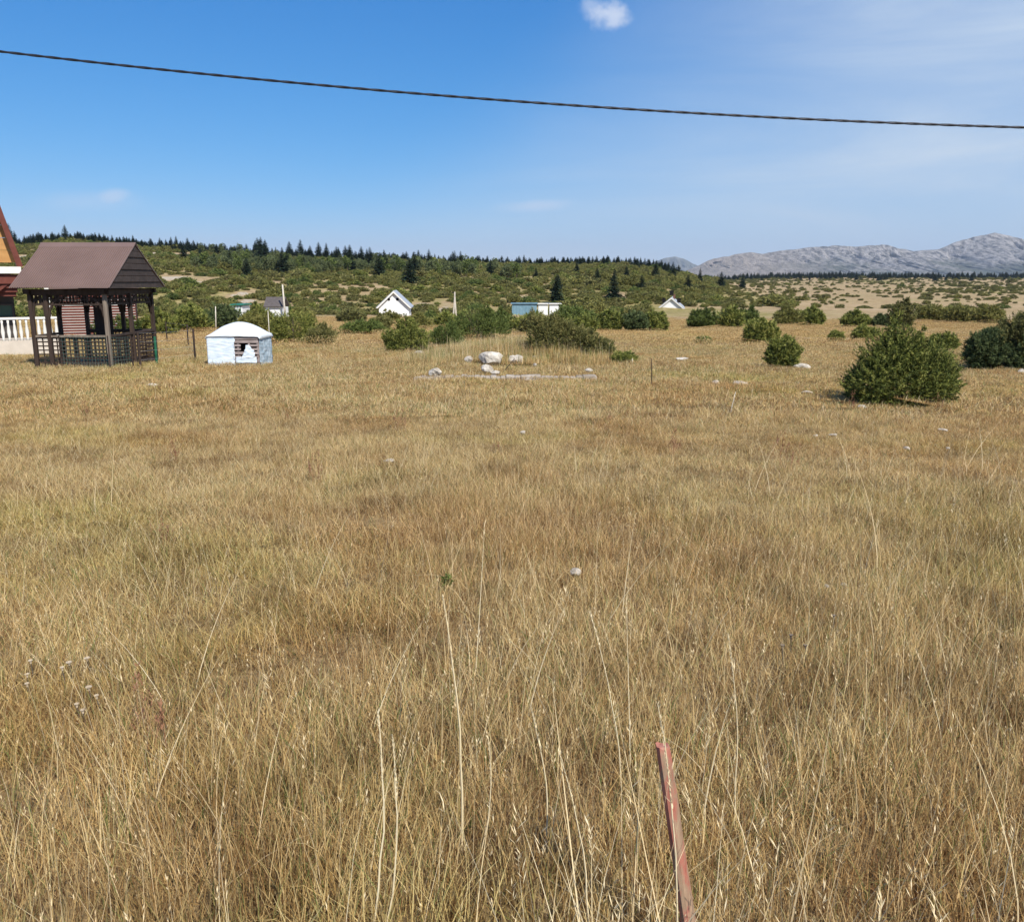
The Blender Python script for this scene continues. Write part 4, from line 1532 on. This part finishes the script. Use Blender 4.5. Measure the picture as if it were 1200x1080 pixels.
def sheet(name, P0, ux, uy, nx, ny, mat, parent, amp, holes=None, ragged=None, thick=.006, seed=0, fold=9.0):
    """a slack cloth sheet from P0 along ux and uy with wrinkles"""
    ux, uy = Vector(ux), Vector(uy)
    nrm = ux.cross(uy).normalized()
    V, Fc = [], []
    for j in range(ny + 1):
        for i in range(nx + 1):
            s, t_ = i / nx, j / ny
            e = 1.0
            if ragged and i == nx:
                e = 1 - ragged * float(vnoise(t_ * 7, seed, 3))
            w = float(fbm(s * 4 + seed, t_ * fold, 4, seed)) - .5
            w2 = math.sin((t_ * fold + s * 1.2) * 6.28) * .15
            V.append(Vector(P0) + ux * s * e + uy * t_ + nrm * amp * (w * 2 + w2))
    for j in range(ny):
        for i in range(nx):
            if holes and holes((i + .5) / nx, (j + .5) / ny):
                continue
            a = j * (nx + 1) + i
            Fc.append((a, a + 1, a + nx + 2, a + nx + 1))
    o = link_mesh(name, V, Fc, M[mat], parent, smooth=True)
    md = o.modifiers.new('thick', 'SOLIDIFY')
    md.thickness = thick
    return o


# frame
mb = MB()
for x in (-hw + .03, hw - .03):
    for y in (-HD / 2 + .03, HD / 2 - .03):
        mb.box((x, y, htop / 2 - .03), (.06, .06, htop + .02))
mb.box((hw * .18, -HD / 2 + .03, htop / 2), (.05, .05, htop))
mb.build('frame', M['slat'], hut)
mb = MB()
ns = 8
for i in range(ns):
    z = .06 + (htop - .1) * i / (ns - 1)
    if i == 7: z -= .01
    if i in (2, 4, 5):
        mb.box((hw * .12, -HD / 2 - .012, z), (hw * .34, .02, .055))
        mb.box((hw * .78, -HD / 2 - .012, z), (hw * .36, .02, .055))
    else:
        mb.box((hw * .5, -HD / 2 - .012, z), (hw * .98, .02, .075))
mb.box((hw * .62, -HD / 2 - .005, htop * .5), (.05, .018, htop * .7))
mb.build('slats', M['slat'], hut)
MB().box((0, .05, htop * .5 - .02), (2 * hw - .2, HD - .35, htop - .1)).build('dark_inside', M['black'], hut)  # black block stands in for the shade inside the hut
sheet('front_tarpaulin', (-hw - .02, -HD / 2 - .035, .02), (hw * 1.12, 0, 0), (0, 0, htop - .02), 26, 40, 'tarp', hut, .010, ragged=.10, seed=3)
sheet('loose_tarpaulin', (hw * .30, -HD / 2 - .045, htop * .28), (hw * .52, 0, 0), (hw * .08, 0, htop * .46), 16, 18, 'tarp', hut, .02, seed=8,
      holes=lambda s, t_: abs(s - .45 - .12 * math.sin(t_ * 4)) > .46 * (1 - t_) ** .7 + .16 * (float(vnoise(t_ * 9, s * 3, 3)) - .5) + .05)
sheet('lower_tarpaulin', (hw * .08, -HD / 2 - .040, .10), (hw * .82, 0, 0), (0, 0, htop * .20), 18, 8, 'tarp', hut, .014, seed=12)
sheet('side_tarpaulin', (hw + .02, -HD / 2, -.02), (0, HD, 0), (0, 0, htop), 20, 34, 'tarp_side', hut, .016, seed=17)
sheet('side_tarpaulin', (-hw - .02, HD / 2, 0), (0, -HD, 0), (0, 0, htop), 12, 20, 'tarp', hut, .012, seed=27)
sheet('back_tarpaulin', (hw, HD / 2 + .02, 0), (-2 * hw, 0, 0), (0, 0, htop), 12, 20, 'tarp', hut, .012, seed=37)
# domed roof
V, Fc = [], []
nx, ny = 34, 22
for j in range(ny + 1):
    for i in range(nx + 1):
        s, t_ = 2 * i / nx - 1, 2 * j / ny - 1
        r = max(abs(s), abs(t_) * .94)
        dome = (1 - abs(s) ** 1.9) * (1 - abs(t_) ** 3.0) ** .8
        z = htop - .015 + (hroof - htop) * (max(0, dome) * .96 + .04) + .010 * (float(fbm(s * 4, t_ * 4, 3, 5)) - .5) * 2
        if r > .97:
            z = htop - .065 - .02 * float(vnoise(s * 9, t_ * 9, 4))
        V.append((s * (hw + .055), t_ * (HD / 2 + .075), z))
for j in range(ny):
    for i in range(nx):
        a = j * (nx + 1) + i
        Fc.append((a, a + 1, a + nx + 2, a + nx + 1))
rf = link_mesh('roof', V, Fc, M['tarp_roof'], hut, smooth=True)
rf.modifiers.new('thick', 'SOLIDIFY').thickness = .008

# ------------------------------------------------------------------ chalet at the picture edge
CY = 30.0
cz = Hs(-17.5, CY)
ev = at(26, 312, CY)                 # eave end of the steep roof
slope = (at(0, 243, CY).z - ev.z) / (ev.x - at(0, 243, CY).x)
slope *= 1.15
half = 2.9
ax = ev.x - half
apz = ev.z + half * slope
ch = empty('chalet', (ev.x, CY, cz), math.radians(30))
tag(ch, 'steep roofed chalet with yellow wood gable over a dark ground floor, behind the gazebo', 'house')
Oc = Vector(ch.location)


def C(x, y, z):
    return Vector((x, y, z)) - Oc


CB = CY + 7.0
mb = MB()
for i in range(30):
    k0, k1 = i / 30, (i + 1) / 30
    z0, z1 = ev.z + .12 + (apz - ev.z - .12) * k0, ev.z + .12 + (apz - ev.z - .12) * k1
    mb.poly([C(ax - (half - .10) * (1 - k0), CY + .02 * (i % 2), z0), C(ax + (half - .10) * (1 - k0), CY + .02 * (i % 2), z0), C(ax + (half - .10) * (1 - k1), CY + .02 * (i % 2), z1 - .012), C(ax - (half - .10) * (1 - k1), CY + .02 * (i % 2), z1 - .012)], (0, .03, 0))
mb.build('gable_wall', M['yellow_wood'], ch)
for sg in (-1, 1):
    rw = MB().poly([C(ax + sg * half, CY - .45, ev.z), C(ax + sg * half, CB, ev.z), C(ax, CB, apz), C(ax, CY - .45, apz)][::sg], (sg * -.10, 0, -.05)).build('roof', M['roof_metal'], ch)
    MB().poly([C(ax + sg * (half + .02), CY - .49, ev.z - .02), C(ax + sg * (half - .16), CY - .49, ev.z - .02), C(ax - sg * .01, CY - .49, apz - .42), C(ax, CY - .49, apz + .02)][::sg], (0, .035, 0)).build('bargeboard', M['red_brown'], ch)
bz = at(0, 316.5, CY - .5).z
MB().box(C(ax, CY + .2, bz), (half * 2 - .1, 1.5, .22)).build('balcony_slab', M['white_paint'], ch)
mb = MB()
for i in range(4):
    mb.box(C(ax, CY - .40 + .1 * i, bz - .30 - .14 * i), (half * 2 - .25 - .1 * i, .06, .30))
mb.bar(C(ev.x - .2, CY - .35, bz - .2), C(ev.x - .9, CY - .3, bz - .75), .1)
mb.build('balcony_soffit', M['red_brown'], ch)
xw = at(35, 350, CY + .9).x
MB().box(C((xw + ax - half) / 2, CY + 3.9, (cz + bz - .11) / 2 - .1), (xw - ax + half, 6.0, bz - .11 - cz + .2)).build('wall', M['dark_render'], ch)
wz0, wz1 = at(0, 371, CY + .9).z, at(0, 356.5, CY + .9).z
wf = MB()
wx0, wx1 = xw - 2.6, xw - .06
for x in (wx0, wx0 + .85, wx0 + 1.7, wx1):
    wf.box(C(x, CY + .87, (wz0 + wz1) / 2), (.05, .06, wz1 - wz0))
wf.box(C((wx0 + wx1) / 2, CY + .868, wz1), (wx1 - wx0, .06, .05)).box(C((wx0 + wx1) / 2, CY + .868, wz0), (wx1 - wx0, .06, .05))
wo_ = wf.build('window', M['dark_render'], ch)
MB().box(C((wx0 + wx1) / 2, CY + .885, (wz0 + wz1) / 2), (wx1 - wx0, .02, wz1 - wz0 - .02)).build('pane', M['glass'], wo_)
# terrace with white balusters
tx1 = at(47, 380, CY - .9).x
tz = at(0, 399, CY - .9).z
MB().box(C(tx1 - 4, CY - .1, (tz + cz) / 2 - .15), (8, 1.7, tz - cz + .3)).build('terrace_base', M['cream_wall'], ch)
rzl = at(0, 373, CY - .9).z
MB().box(C(tx1 - 4, CY - .87, rzl), (8, .14, .07)).build('terrace_rail', M['white_paint'], ch)
mb = MB()
nb_ = 44
for i in range(nb_):
    x = tx1 - .08 - i * .178
    hb_ = rzl - tz - .03
    mb.tube([C(x, CY - .87, tz), C(x, CY - .87, tz + hb_ * .12), C(x, CY - .87, tz + hb_ * .4), C(x, CY - .87, tz + hb_ * .8), C(x, CY - .87, tz + hb_)], [.055, .035, .062, .03, .05], 8)
mb.build('balusters', M['white_paint'], ch, smooth=True)
px_ = at(38.5, 365, CY - .8)
MB().box(C(px_.x, CY - .7, (rzl + bz - .1) / 2), (.13, .13, bz - .1 - rzl)).build('column', M['white_paint'], ch)

# red slatted cabin seen through the gazebo
rc0, rc1 = at(54, 350, 52).x, at(138, 350, 52).x
rcz = Hs((rc0 + rc1) / 2, 52)
rc = empty('red_cabin', ((rc0 + rc1) / 2, 54, rcz), math.radians(22))
tag(rc, 'low red cabin with white striped boards seen through the gazebo', 'cabin')
rh = at(100, 338, 52).z - rcz
w_ = rc1 - rc0
MB().box((0, 0, rh / 2 - .1), (w_, 3.9, rh + .2)).build('wall', M['red_brown'], rc)
mb = MB()
k = 17
for i in range(k):
    mb.box((0, -1.975, .1 + (rh - .15) * i / k), (w_ - .04, .03, .026))
mb.build('white_battens', M['white_paint'], rc)
mb = MB()
mb.poly([(-w_ / 2 - .3, -2.3, rh - .02), (w_ / 2 + .3, -2.3, rh - .02), (w_ / 2 + .3, 0, rh + .25), (-w_ / 2 - .3, 0, rh + .25)], (0, 0, .06))
mb.poly([(-w_ / 2 - .3, 0, rh + .25), (w_ / 2 + .3, 0, rh + .25), (w_ / 2 + .3, 2.3, rh - .02), (-w_ / 2 - .3, 2.3, rh - .02)], (0, 0, .06))
mb.build('roof', M['roof_metal'], rc)


# ------------------------------------------------------------------ houses on the slope
def gable_house(name, pxc, Y, px0, px1, apex_row, eave_row, base_row, depth, wall, roof, label, cat, rot=0.0, over=.35, windows=(), chimney=None):
    c = at(pxc, base_row, Y)
    z0 = Hs(c.x, Y)
    e0, e1 = at(px0, eave_row, Y), at(px1, eave_row, Y)
    ap = at(pxc, apex_row, Y)
    root = empty(name, (c.x, Y, z0), rot)
    tag(root, label, cat)
    w = (e1.x - e0.x) / 2
    eh, ah = e0.z - z0, ap.z - z0
    hw_ = w - over
    mb = MB()
    ehw = eh + over * (ah - eh) / w
    prof = [(-hw_, -1.0), (hw_, -1.0), (hw_, ehw), (0, ah - .12), (-hw_, ehw)]
    mb.poly([(x, 0, z) for x, z in prof], (0, depth, 0))
    wl = mb.build('wall', M[wall], root)
    for sg in (-1, 1):
        p = [(sg * w, -over, eh), (sg * w, depth + over, eh), (0, depth + over, ah), (0, -over, ah)]
        rf_ = MB().poly(p[::sg], (0, 0, .16)).build('roof', M[roof], root)
    mb = MB()
    for sg in (-1, 1):
        p = [(sg * w, -over - .04, eh - .02), (sg * (w - .28), -over - .04, eh - .02), (0, -over - .04, ah - .24), (0, -over - .04, ah + .06)]
        mb.poly(p[::sg], (0, .038, 0))
    mb.build('bargeboard', M['white_paint' if wall == 'white_wall' else 'grey_wood'], root)
    for (wx, wz, ww, wh, rnd) in windows:
        m_ = MB()
        if rnd:
            m_.poly([(wx + ww / 2 * math.cos(a), -.04, wz + wh / 2 * math.sin(a)) for a in [i * math.pi / 6 for i in range(12)]][::-1], (0, .03, 0))
        else:
            m_.box((wx, -.02, wz), (ww, .06, wh))
        m_.build('window', M['black'], root)
    if chimney:
        MB().box((chimney[0], chimney[1], ah - .1), (.5, .5, 1.6)).build('chimney', M['brick'], rf_)
    return root


s = 150 / F
pz_ = ground(186.5, 428)
po_ = MB().tube([(0, 0, -.2), (0, 0, .82)], .035, 8).build('green_post', M['green_post'])
po_.location = (pz_.x, pz_.y - .15, pz_.z)
tag(po_, 'short green metal post at the corner where the gazebo fence ends', 'post')
gable_house('cottage', 462, 150, 439, 480, 341.5, 361, 372, 8, 'white_wall', 'grey_roof', 'white gabled cottage with two small round windows high in its gable', 'house', rot=math.radians(4), over=.45,
            windows=[(-.85, 2.75, .50, .50, True), (.62, 2.75, .50, .50, True)])
gable_house('house', 786, 190, 767, 803, 349, 364, 371, 9, 'white_wall', 'grey_roof', 'far white house with a light grey roof and chimney, half hidden by the pasture hedge', 'house', rot=math.radians(-12), over=.4,
            windows=[(0, 3.2, .9, 1.0, False), (-1.6, 1.6, .8, 1.0, False), (1.6, 1.6, .8, 1.0, False)], chimney=(.5, 3.0))
# brown roofed shed seen from its eave side
g0 = at(321, 366, 118)
z0 = Hs(g0.x, 118)
sh = empty('brown_roofed_shed', (g0.x, 118, z0))
tag(sh, 'small shed with a grey-brown roof showing over the big bush behind the tarpaulin hut', 'shed')
ex, eh_ = 23 / F * 118 / 2, at(321, 359.5, 118).z - z0
rh_ = at(321, 348.5, 119.5).z - z0
MB().box((0, 1.5, eh_ / 2 - .5), (2 * ex - .2, 2.6, eh_ + .9)).build('wall', M['white_wall'], sh)
MB().poly([(-ex, -.15, eh_), (ex, -.15, eh_), (ex, 1.5, rh_), (-ex, 1.5, rh_)], (0, 0, .08)).poly([(-ex, 1.5, rh_), (ex, 1.5, rh_), (ex, 3.15, eh_), (-ex, 3.15, eh_)], (0, 0, .08)).build('roof', M['shed_roof'], sh)
MB().poly([(-ex + .08, .1, eh_ - .05), (-ex + .08, 2.9, eh_ - .05), (-ex + .08, 1.5, rh_ - .05)], (.06, 0, 0)).build('gable', M['white_wall'], sh)


def low_shed(name, px0, px1, r0, r1, Y, wall, roof, label, cat, nposts=0):
    a, b = at(px0, r1, Y), at(px1, r1, Y)
    x = (a.x + b.x) / 2
    z0 = Hs(x, Y)
    root = empty(name, (x, Y, z0))
    tag(root, label, cat)
    w = b.x - a.x
    h = at(px0, r0, Y).z - z0
    zb = at(px0, r1, Y).z - z0
    MB().box((0, 1.5, (h + min(0, zb)) / 2 - .2), (w, 2.8, h - min(0, zb) + .2)).build('wall', M[wall], root)
    MB().box((0, 1.5, h + .05), (w + .4, 3.3, .14)).build('roof', M[roof], root)
    m_ = MB()
    k = max(3, int(w / .5))
    for i in range(k):
        m_.box((-w / 2 + w * (i + .5) / k, .085, h * .55), (.05, .03, h * .8))
    m_.build('ribs', M[roof], root)
    return root


low_shed('long_shed', 600, 629, 356, 364, 150, 'shed_blue', 'shed_blue', 'long low blue-grey shed above the green bushes beside the rock mound', 'shed')
low_shed('white_hut', 631, 642, 356.5, 362, 152, 'white_wall', 'white_paint', 'low white hut next to the long blue-grey shed', 'hut')
low_shed('white_hut', 644, 657, 356.5, 362, 152, 'white_wall', 'white_paint', 'low white hut farther from the long blue-grey shed, under the lone dark spruce', 'hut')
low_shed('green_roofed_shed', 272.5, 284, 357.5, 367, 100, 'white_wall', 'green_roof', 'tiny shed with green roof in the shrubs above the tarpaulin hut', 'shed')


def pole(name, px0, r0, px1, r1, Y, rad, mat, label, cat='pole', taper=.6):
    """a pole from its base pixel (px0, r0) to its top pixel (px1, r1) at distance Y"""
    b = at(px0, r0, Y)
    z = Hs(b.x, Y)
    t_ = at(px1, r1, Y)
    dirv = t_ - b
    foot = b + dirv * ((z - .3 - b.z) / max(.01, dirv.z))
    foot = Vector((b.x, Y, z))
    m_ = MB().tube([foot - dirv.normalized() * .3 - foot, foot.lerp(t_, .5) - foot, t_ - foot], [rad, rad * (1 + taper) / 2, rad * taper], 7)
    o = m_.build(name, M[mat], smooth=True)
    o.location = foot
    tag(o, label, cat)
    return o


pole('wooden_pole', 333.5, 358, 331, 333.5, 117, .16, 'pale_pole', 'pale leaning pole rising beside the brown roofed shed')
pa = empty('paired_poles', at(532.5, 362, 130))
pa.location.z = Hs(pa.location.x, 130)
tag(pa, 'two pale poles leaning together on the slope above the long green bush', 'pole')
for (xa, xb) in ((531, 533.2), (534.4, 532.6)):
    b, t_ = at(xa, 363, 130), at(xb, 342, 130)
    b.z = pa.location.z - .2
    MB().tube([b - pa.location, t_ - pa.location], [.13, .09], 6).build('pole', M['pale_pole'], pa)
pole('thin_pole', 252.5, 380, 252.5, 359, 60, .05, 'pale_pole', 'thin pale pole standing over the roof edge of the tarpaulin hut')
pole('thin_pole', 316, 400, 314, 364, 34, .022, 'pale_pole', 'thin pale stick between the tarpaulin hut and the big bush')
pole('survey_stake', 650, 396, 649, 380, 27, .016, 'pale_pole', 'short pale stake in front of the sprawling olive thicket', 'stake')
pole('metal_rod', 764, 452, 763.5, 420, 17.0, .011, 'dark_wood', 'thin dark rod standing upright in the meadow past the foundation', 'rod')
pole('survey_stake', 741, 428, 741, 420, 24, .015, 'pale_pole', 'tiny pale stake by the low dark bush', 'stake')
pole('survey_stake', 855, 490, 862, 459, 12.6, .007, 'pale_pole', 'thin pale stick leaning in the open meadow', 'stick')
pole('dead_twig', 588, 438, 603, 420, 21, .012, 'dark_wood', 'dark leaning dead twig among the white boulders', 'twig')

# ------------------------------------------------------------------ foundation kerb and boulders
ka, kb = ground(484, 447), ground(700, 446)
ky = (ka.y + kb.y) / 2
ka, kb = Vector((at(484, 446, ky).x, ky + .25, 0)), Vector((at(700, 446, ky).x, ky, 0))
kroot = empty('stone_foundation', ((ka.x + kb.x) / 2, ky, Hs(0, ky)))
tag(kroot, 'low foundation strip of rough pale stone and concrete across the meadow', 'foundation')
r = random.Random(4)
mb = MB()
x = ka.x
top = at(600, 440, ky).z - kroot.location.z
while x < kb.x - .06:
    w = r.uniform(.07, .26) * (1.8 if (x - ka.x) / (kb.x - ka.x) > .55 else 1)
    k = (x - ka.x) / (kb.x - ka.x)
    y = ka.y + (kb.y - ka.y) * k
    hgt = top * r.uniform(.62, .98) * (.72 if k < .12 else 1.22 if k > .55 else 1)
    zz = Hs(x, y) - kroot.location.z
    mb.box((x + w / 2 - kroot.location.x, y - kroot.location.y + r.uniform(-.02, .02), (zz - .1 + hgt) / 2), (w + .004, r.uniform(.24, .30), hgt - zz + .1), Matrix.Rotation(r.uniform(-.04, .04), 3, 'Y'))
    x += w
mb.build('kerb_stones', M['kerb'], kroot, bevel=.02)


def rock(name, px, py, wpx, hpx, label, seed, flat=1.0, mat='stone', Y=None, cat='rock', deep=.8):
    g = ground(px, py + hpx / 2)
    if Y:
        q = at(px, py + hpx / 2, Y)
        g = Vector((q.x, Y, q.z))
    Yd = g.y
    w = wpx / F * Yd * .85
    h = hpx / F * Yd * .92
    r_ = np.random.default_rng(seed)
    import bmesh
    bm = bmesh.new()
    bmesh.ops.create_icosphere(bm, subdivisions=4, radius=1.0)
    planes = [(Vector(r_.normal(size=3)).normalized(), r_.uniform(.55, .9)) for _ in range(11)]
    for v in bm.verts:
        p = v.co.copy()
        for n_, d_ in planes:
            k = p.dot(n_) - d_
            if k > 0:
                p -= n_ * k * .85
        f_ = 1 + .34 * (float(fbm(p.x * 2.9 + seed + p.z, p.y * 2.9 + p.z * 2.3, 5, seed)) - .5)
        p *= f_
        v.co = Vector((p.x * w / 2 * 1.12, p.y * w / 2 * deep, p.z * h * .62 + h * .42))
    me = bpy.data.meshes.new(name)
    bm.to_mesh(me)
    bm.free()
    me.materials.append(M[mat])
    o = bpy.data.objects.new(name, me)
    COL.objects.link(o)
    o.location = g
    o.rotation_euler = (0, r_.uniform(-.12, .12), r_.uniform(-.5, .5))
    tag(o, label, cat)
    return o


Rk = [('boulder', 575, 421, 30, 17, 'largest white boulder, top of the pile behind the foundation strip', 1, 24.2), ('boulder', 605, 423, 20, 12, 'second white boulder just beside the largest one', 2, 24.2),
      ('boulder', 571, 434, 16, 11, 'white boulder below the largest one, touching the foundation strip', 3, 22.4), ('boulder', 509, 438, 19, 11, 'rounded white boulder near the broken end of the foundation strip', 4, 22.0),
      ('small_rock', 549, 424, 12, 9, 'dull tan rock half sunk in grass before the white boulders', 5, 24), ('small_rock', 581, 439, 12, 6, 'small jagged stone lying on the foundation strip', 6, 21.9),
      ('small_rock', 626, 421, 7, 4, 'small pale stone behind the second white boulder', 7, 24.6), ('small_rock', 690, 437, 10, 6, 'pale stone on the far end of the foundation strip', 8, 21.5),
      ('small_rock', 492, 416, 14, 7, 'grey stone under the dark bush below the white cottage', 9, 26), ('small_rock', 627, 430, 5, 4, 'tiny stone in the rusty grass behind the foundation strip', 10, 23)]
for (nm, px, py, w, h, lb, sd_, Y) in Rk:
    rock(nm, px, py, w, h, lb, sd_).location.z += .06
Rm = [(457, 543, 16, 6, 'greyish flat stone in the grass straight below the white cottage'), (613, 509, 9, 4, 'small pale stone in mid meadow in front of the foundation strip'), (674, 683, 15, 10, 'white stone low in the grass, nearest to the camera of all'),
      (866, 450, 20, 4, 'flat white stone slab in the pasture by the leaning stick'), (838, 449, 14, 4, 'flat pinkish stone slab beside the flat white one'), (945, 461, 17, 4, 'flat pale stone near the round juniper'), (940, 430, 22, 6, 'pale stones strip at the foot of the round juniper'),
      (1010, 478, 13, 4, 'flat pale stone just before the large juniper'), (955, 513, 8, 3, 'small flat stone in the short turf before the large juniper'), (976, 512, 13, 3, 'long flat stone in the short turf before the large juniper'),
      (1105, 506, 13, 3, 'flat stone beneath the large juniper\'s shaded corner'), (1062, 528, 9, 4, 'small pale stone between the flat stones and the field'), (1110, 528, 7, 3, 'tiny pale stone in the grass beneath the large juniper'),
      (1196, 436, 9, 6, 'white stone at the foot of the grey-green bush by the picture edge'), (178, 453, 14, 5, 'flat grey stone in the grass before the tarpaulin hut'), (800, 421, 18, 4, 'pale flat rock out in the pasture by the tiny shrub'),
      (988, 690, 9, 4, 'pale chip of stone in dry grass'), (968, 692, 7, 5, 'yellowish pebble in dry grass')]
for i, (px, py, w, h, lb) in enumerate(Rm):
    o = rock('meadow_stone', px, py, w, h, lb, 40 + i, deep=.7)
    o.location.z += .07 if px == 674 else .03

# ------------------------------------------------------------------ red stake, plants, stalks, dry flowers
SY = 1.78
t_ = at(776, 873, SY)
foot = Vector((t_.x + .115, SY - .05, Hs(t_.x, SY) - .12))
ax_ = (t_ - foot)
m_ = MB()
import random as _r
_r.seed(3)
n_ = 12
V, Fc = [], []
lv = 26
for j in range(lv + 1):
    s_ = j / lv
    p = foot.lerp(t_, s_)
    for i in range(n_):
        a = 2 * math.pi * i / n_
        rr_ = .0185 * (1 + .10 * math.sin(3 * a + 1.2) + .10 * (float(vnoise(i * .9, s_ * 6, 4)) - .5)) * (1 - .12 * s_)
        jag = .012 * (float(vnoise(i * 1.3, 2, 9)) - .5) if j == lv else 0
        V.append(Vector((p.x + rr_ * math.cos(a), p.y + rr_ * math.sin(a), p.z + jag)) - foot)
for j in range(lv):
    for i in range(n_):
        Fc.append((j * n_ + i, j * n_ + (i + 1) % n_, (j + 1) * n_ + (i + 1) % n_, (j + 1) * n_ + i))
Fc.append(tuple(lv * n_ + i for i in range(n_)))
o = link_mesh('boundary_stake', V, Fc, M['stake'])
o.location = foot
tag(o, 'wooden stake with flaking red paint leaning in the foreground grass', 'stake')


def stalk(px0, r0, px1, r1, Y, w, label, seed, head=.12, bend=.02):
    t_ = at(px1, r1, Y)
    b = at(px0, r0, Y)
    z = Hs(b.x, Y)
    foot = Vector((b.x, Y, z))
    r_ = np.random.default_rng(seed)
    pts_, rad_ = [], []
    for k in range(9):
        s_ = k / 8
        p = foot.lerp(t_, s_) + Vector((bend * math.sin(s_ * math.pi) + r_.normal(0, .0015), 0, 0))
        pts_.append(p - foot)
        rad_.append(w * (1 - .6 * s_))
    m_ = MB().tube(pts_, rad_, 5)
    L_ = (t_ - foot).length
    for k in range(46):
        s_ = 1 - head * r_.random()
        p = foot.lerp(t_, s_) - foot + Vector((bend * math.sin(s_ * math.pi), 0, 0))
        a = r_.random() * 6.28
        d = Vector((math.cos(a), math.sin(a), 2.6)).normalized() * .012
        sd_ = Vector((-math.sin(a), math.cos(a), 0)) * .0016
        m_.poly([p - sd_, p + d * .5 - sd_, p + d, p + d * .5 + sd_, p + sd_])
    me_o = m_.build('grass_stalk', M['straw'])
    a_ = me_o.data.attributes.new('v', 'FLOAT', 'POINT')
    a_.data.foreach_set('value', np.full(len(me_o.data.vertices), .8, dtype=np.float32))
    me_o.location = foot
    tag(me_o, label, 'grass stalk')
    return me_o


stalk(541, 1010, 519, 700, 2.2, .0040, 'tallest straw stalk, leaning in the middle of the foreground', 1, .25)
stalk(436, 1120, 443, 834, 1.85, .0032, 'thick straw stalk with a long ear, first of the upright clump', 2, .3)
stalk(452, 1120, 460, 860, 1.85, .0028, 'straight straw stalk beside the thick one in the upright clump', 3, .3)
stalk(728, 960, 691, 715, 2.5, .0022, 'thin pale straw stalk leaning above the grass, second tallest', 4, .2)
stalk(640, 1010, 622, 828, 2.2, .0026, 'short leaning straw stalk between the upright clump and the red stake', 5, .3)
stalk(857, 1000, 853, 742, 2.3, .0022, 'fine upright straw stalk just past the red stake', 6, .2)
stalk(795, 1090, 771, 824, 1.70, .0024, 'straw stalk crossing in front of the red stake top', 7, .35)
stalk(1105, 900, 1072, 760, 2.7, .0022, 'pale leaning straw stalk apart from the others', 8, .3)
stalk(690, 1120, 655, 880, 1.85, .0028, 'strong straw stalk leaning low before the red stake', 9, .3)
stalk(560, 1010, 572, 864, 2.15, .0026, 'short upright straw stalk right of the tallest one', 10, .4)

Mfl = simple_mat('dry_flower_petals', (.38, .29, .19), (.60, .50, .36), 40, .8, .2)
for i, (px, py) in enumerate([(84, 777), (105, 772), (76, 783), (39, 775), (35, 791), (35, 802), (107, 806), (116, 816), (93, 826), (100, 833), (925, 745), (915, 757), (942, 757), (975, 722)]):
    g = ground(px, py + 26)
    root = empty('dry_flower', g)
    hz_ = max(.08, at(px, py, g.y).z - g.z)
    where = ['disc flower with the brightest face, in the flower patch', 'flower farthest along the patch toward the hut', 'drooping flower under the brightest one', 'brown flower at the upper edge of the patch', 'pale flower at the outer edge of the patch', 'flat flower below the pale outer one',
             'wide pale flower in the lower patch', 'grey round flower beside the wide pale one', 'small flower low in the patch', 'lowest flower of the patch', 'brown dry flower, biggest of three in the open meadow', 'brown dry flower, lowest of three in the open meadow',
             'brown dry flower, smallest of three in the open meadow', 'single brown dry flower behind the group of three'][i]
    tag(root, 'dried ' + where, 'dried flower')
    MB().tube([(0, 0, -.02), (.004, 0, hz_ * .5), (0, 0, hz_)], [.003, .0025, .002], 5).build('stem', M['bark'], root)
    mb = MB()
    R0 = (.0115 if i in (0, 1, 6) else .0085) if i < 10 else .009
    for k in range(16):
        a = k / 16 * 6.283
        a2 = a + .30
        mb.poly([(0, 0, hz_), (R0 * math.cos(a), R0 * math.sin(a), hz_ + .006), (R0 * 1.1 * math.cos((a + a2) / 2), R0 * 1.1 * math.sin((a + a2) / 2), hz_ + .005), (R0 * math.cos(a2), R0 * math.sin(a2), hz_ + .006)], (0, 0, .0015))
    mb.tube([(0, 0, hz_ - .008), (0, 0, hz_ + .004)], [.004, R0 * .55], 8)
    mb.build('flower_head', Mfl if i < 10 else M['grey_wood'], root)

# one green rosette in the dry grass
g = ground(525, 696)
V, v = foliage([(0, 0, .03, .026, .026, .03)], 50, 6, .018, .009, 5, .8, leaf=True)
o = fast_mesh('green_plant', V, 0, [M['shrub_green']], {'v': v})
o.location = g + Vector((0, 0, .05))
tag(o, 'single small bright green plant in the dry grass', 'plant')

# ------------------------------------------------------------------ overhead cable
KY = 10.0
P = [at(px, py, KY) for px, py in ((0, 60.5), (600, 118.5), (1200, 149.5))]
co = np.polyfit([p.x for p in P], [p.z for p in P], 2)
for nm in ('overhead_cable',):
    mb = MB()
    for ph in (0, math.pi):
        pts_ = []
        for i in range(900):
            x = -18 + 36 * i / 899
            z = co[0] * x * x + co[1] * x + co[2]
            a = x * 16.0 + ph
            pts_.append((x, KY + .0040 * math.cos(a), z + .0040 * math.sin(a)))
        mb.tube(pts_, .0105, 6)
    o = mb.build(nm, M['cable'], smooth=True)
    tag(o, 'black twisted overhead cable sagging across the sky', 'cable')
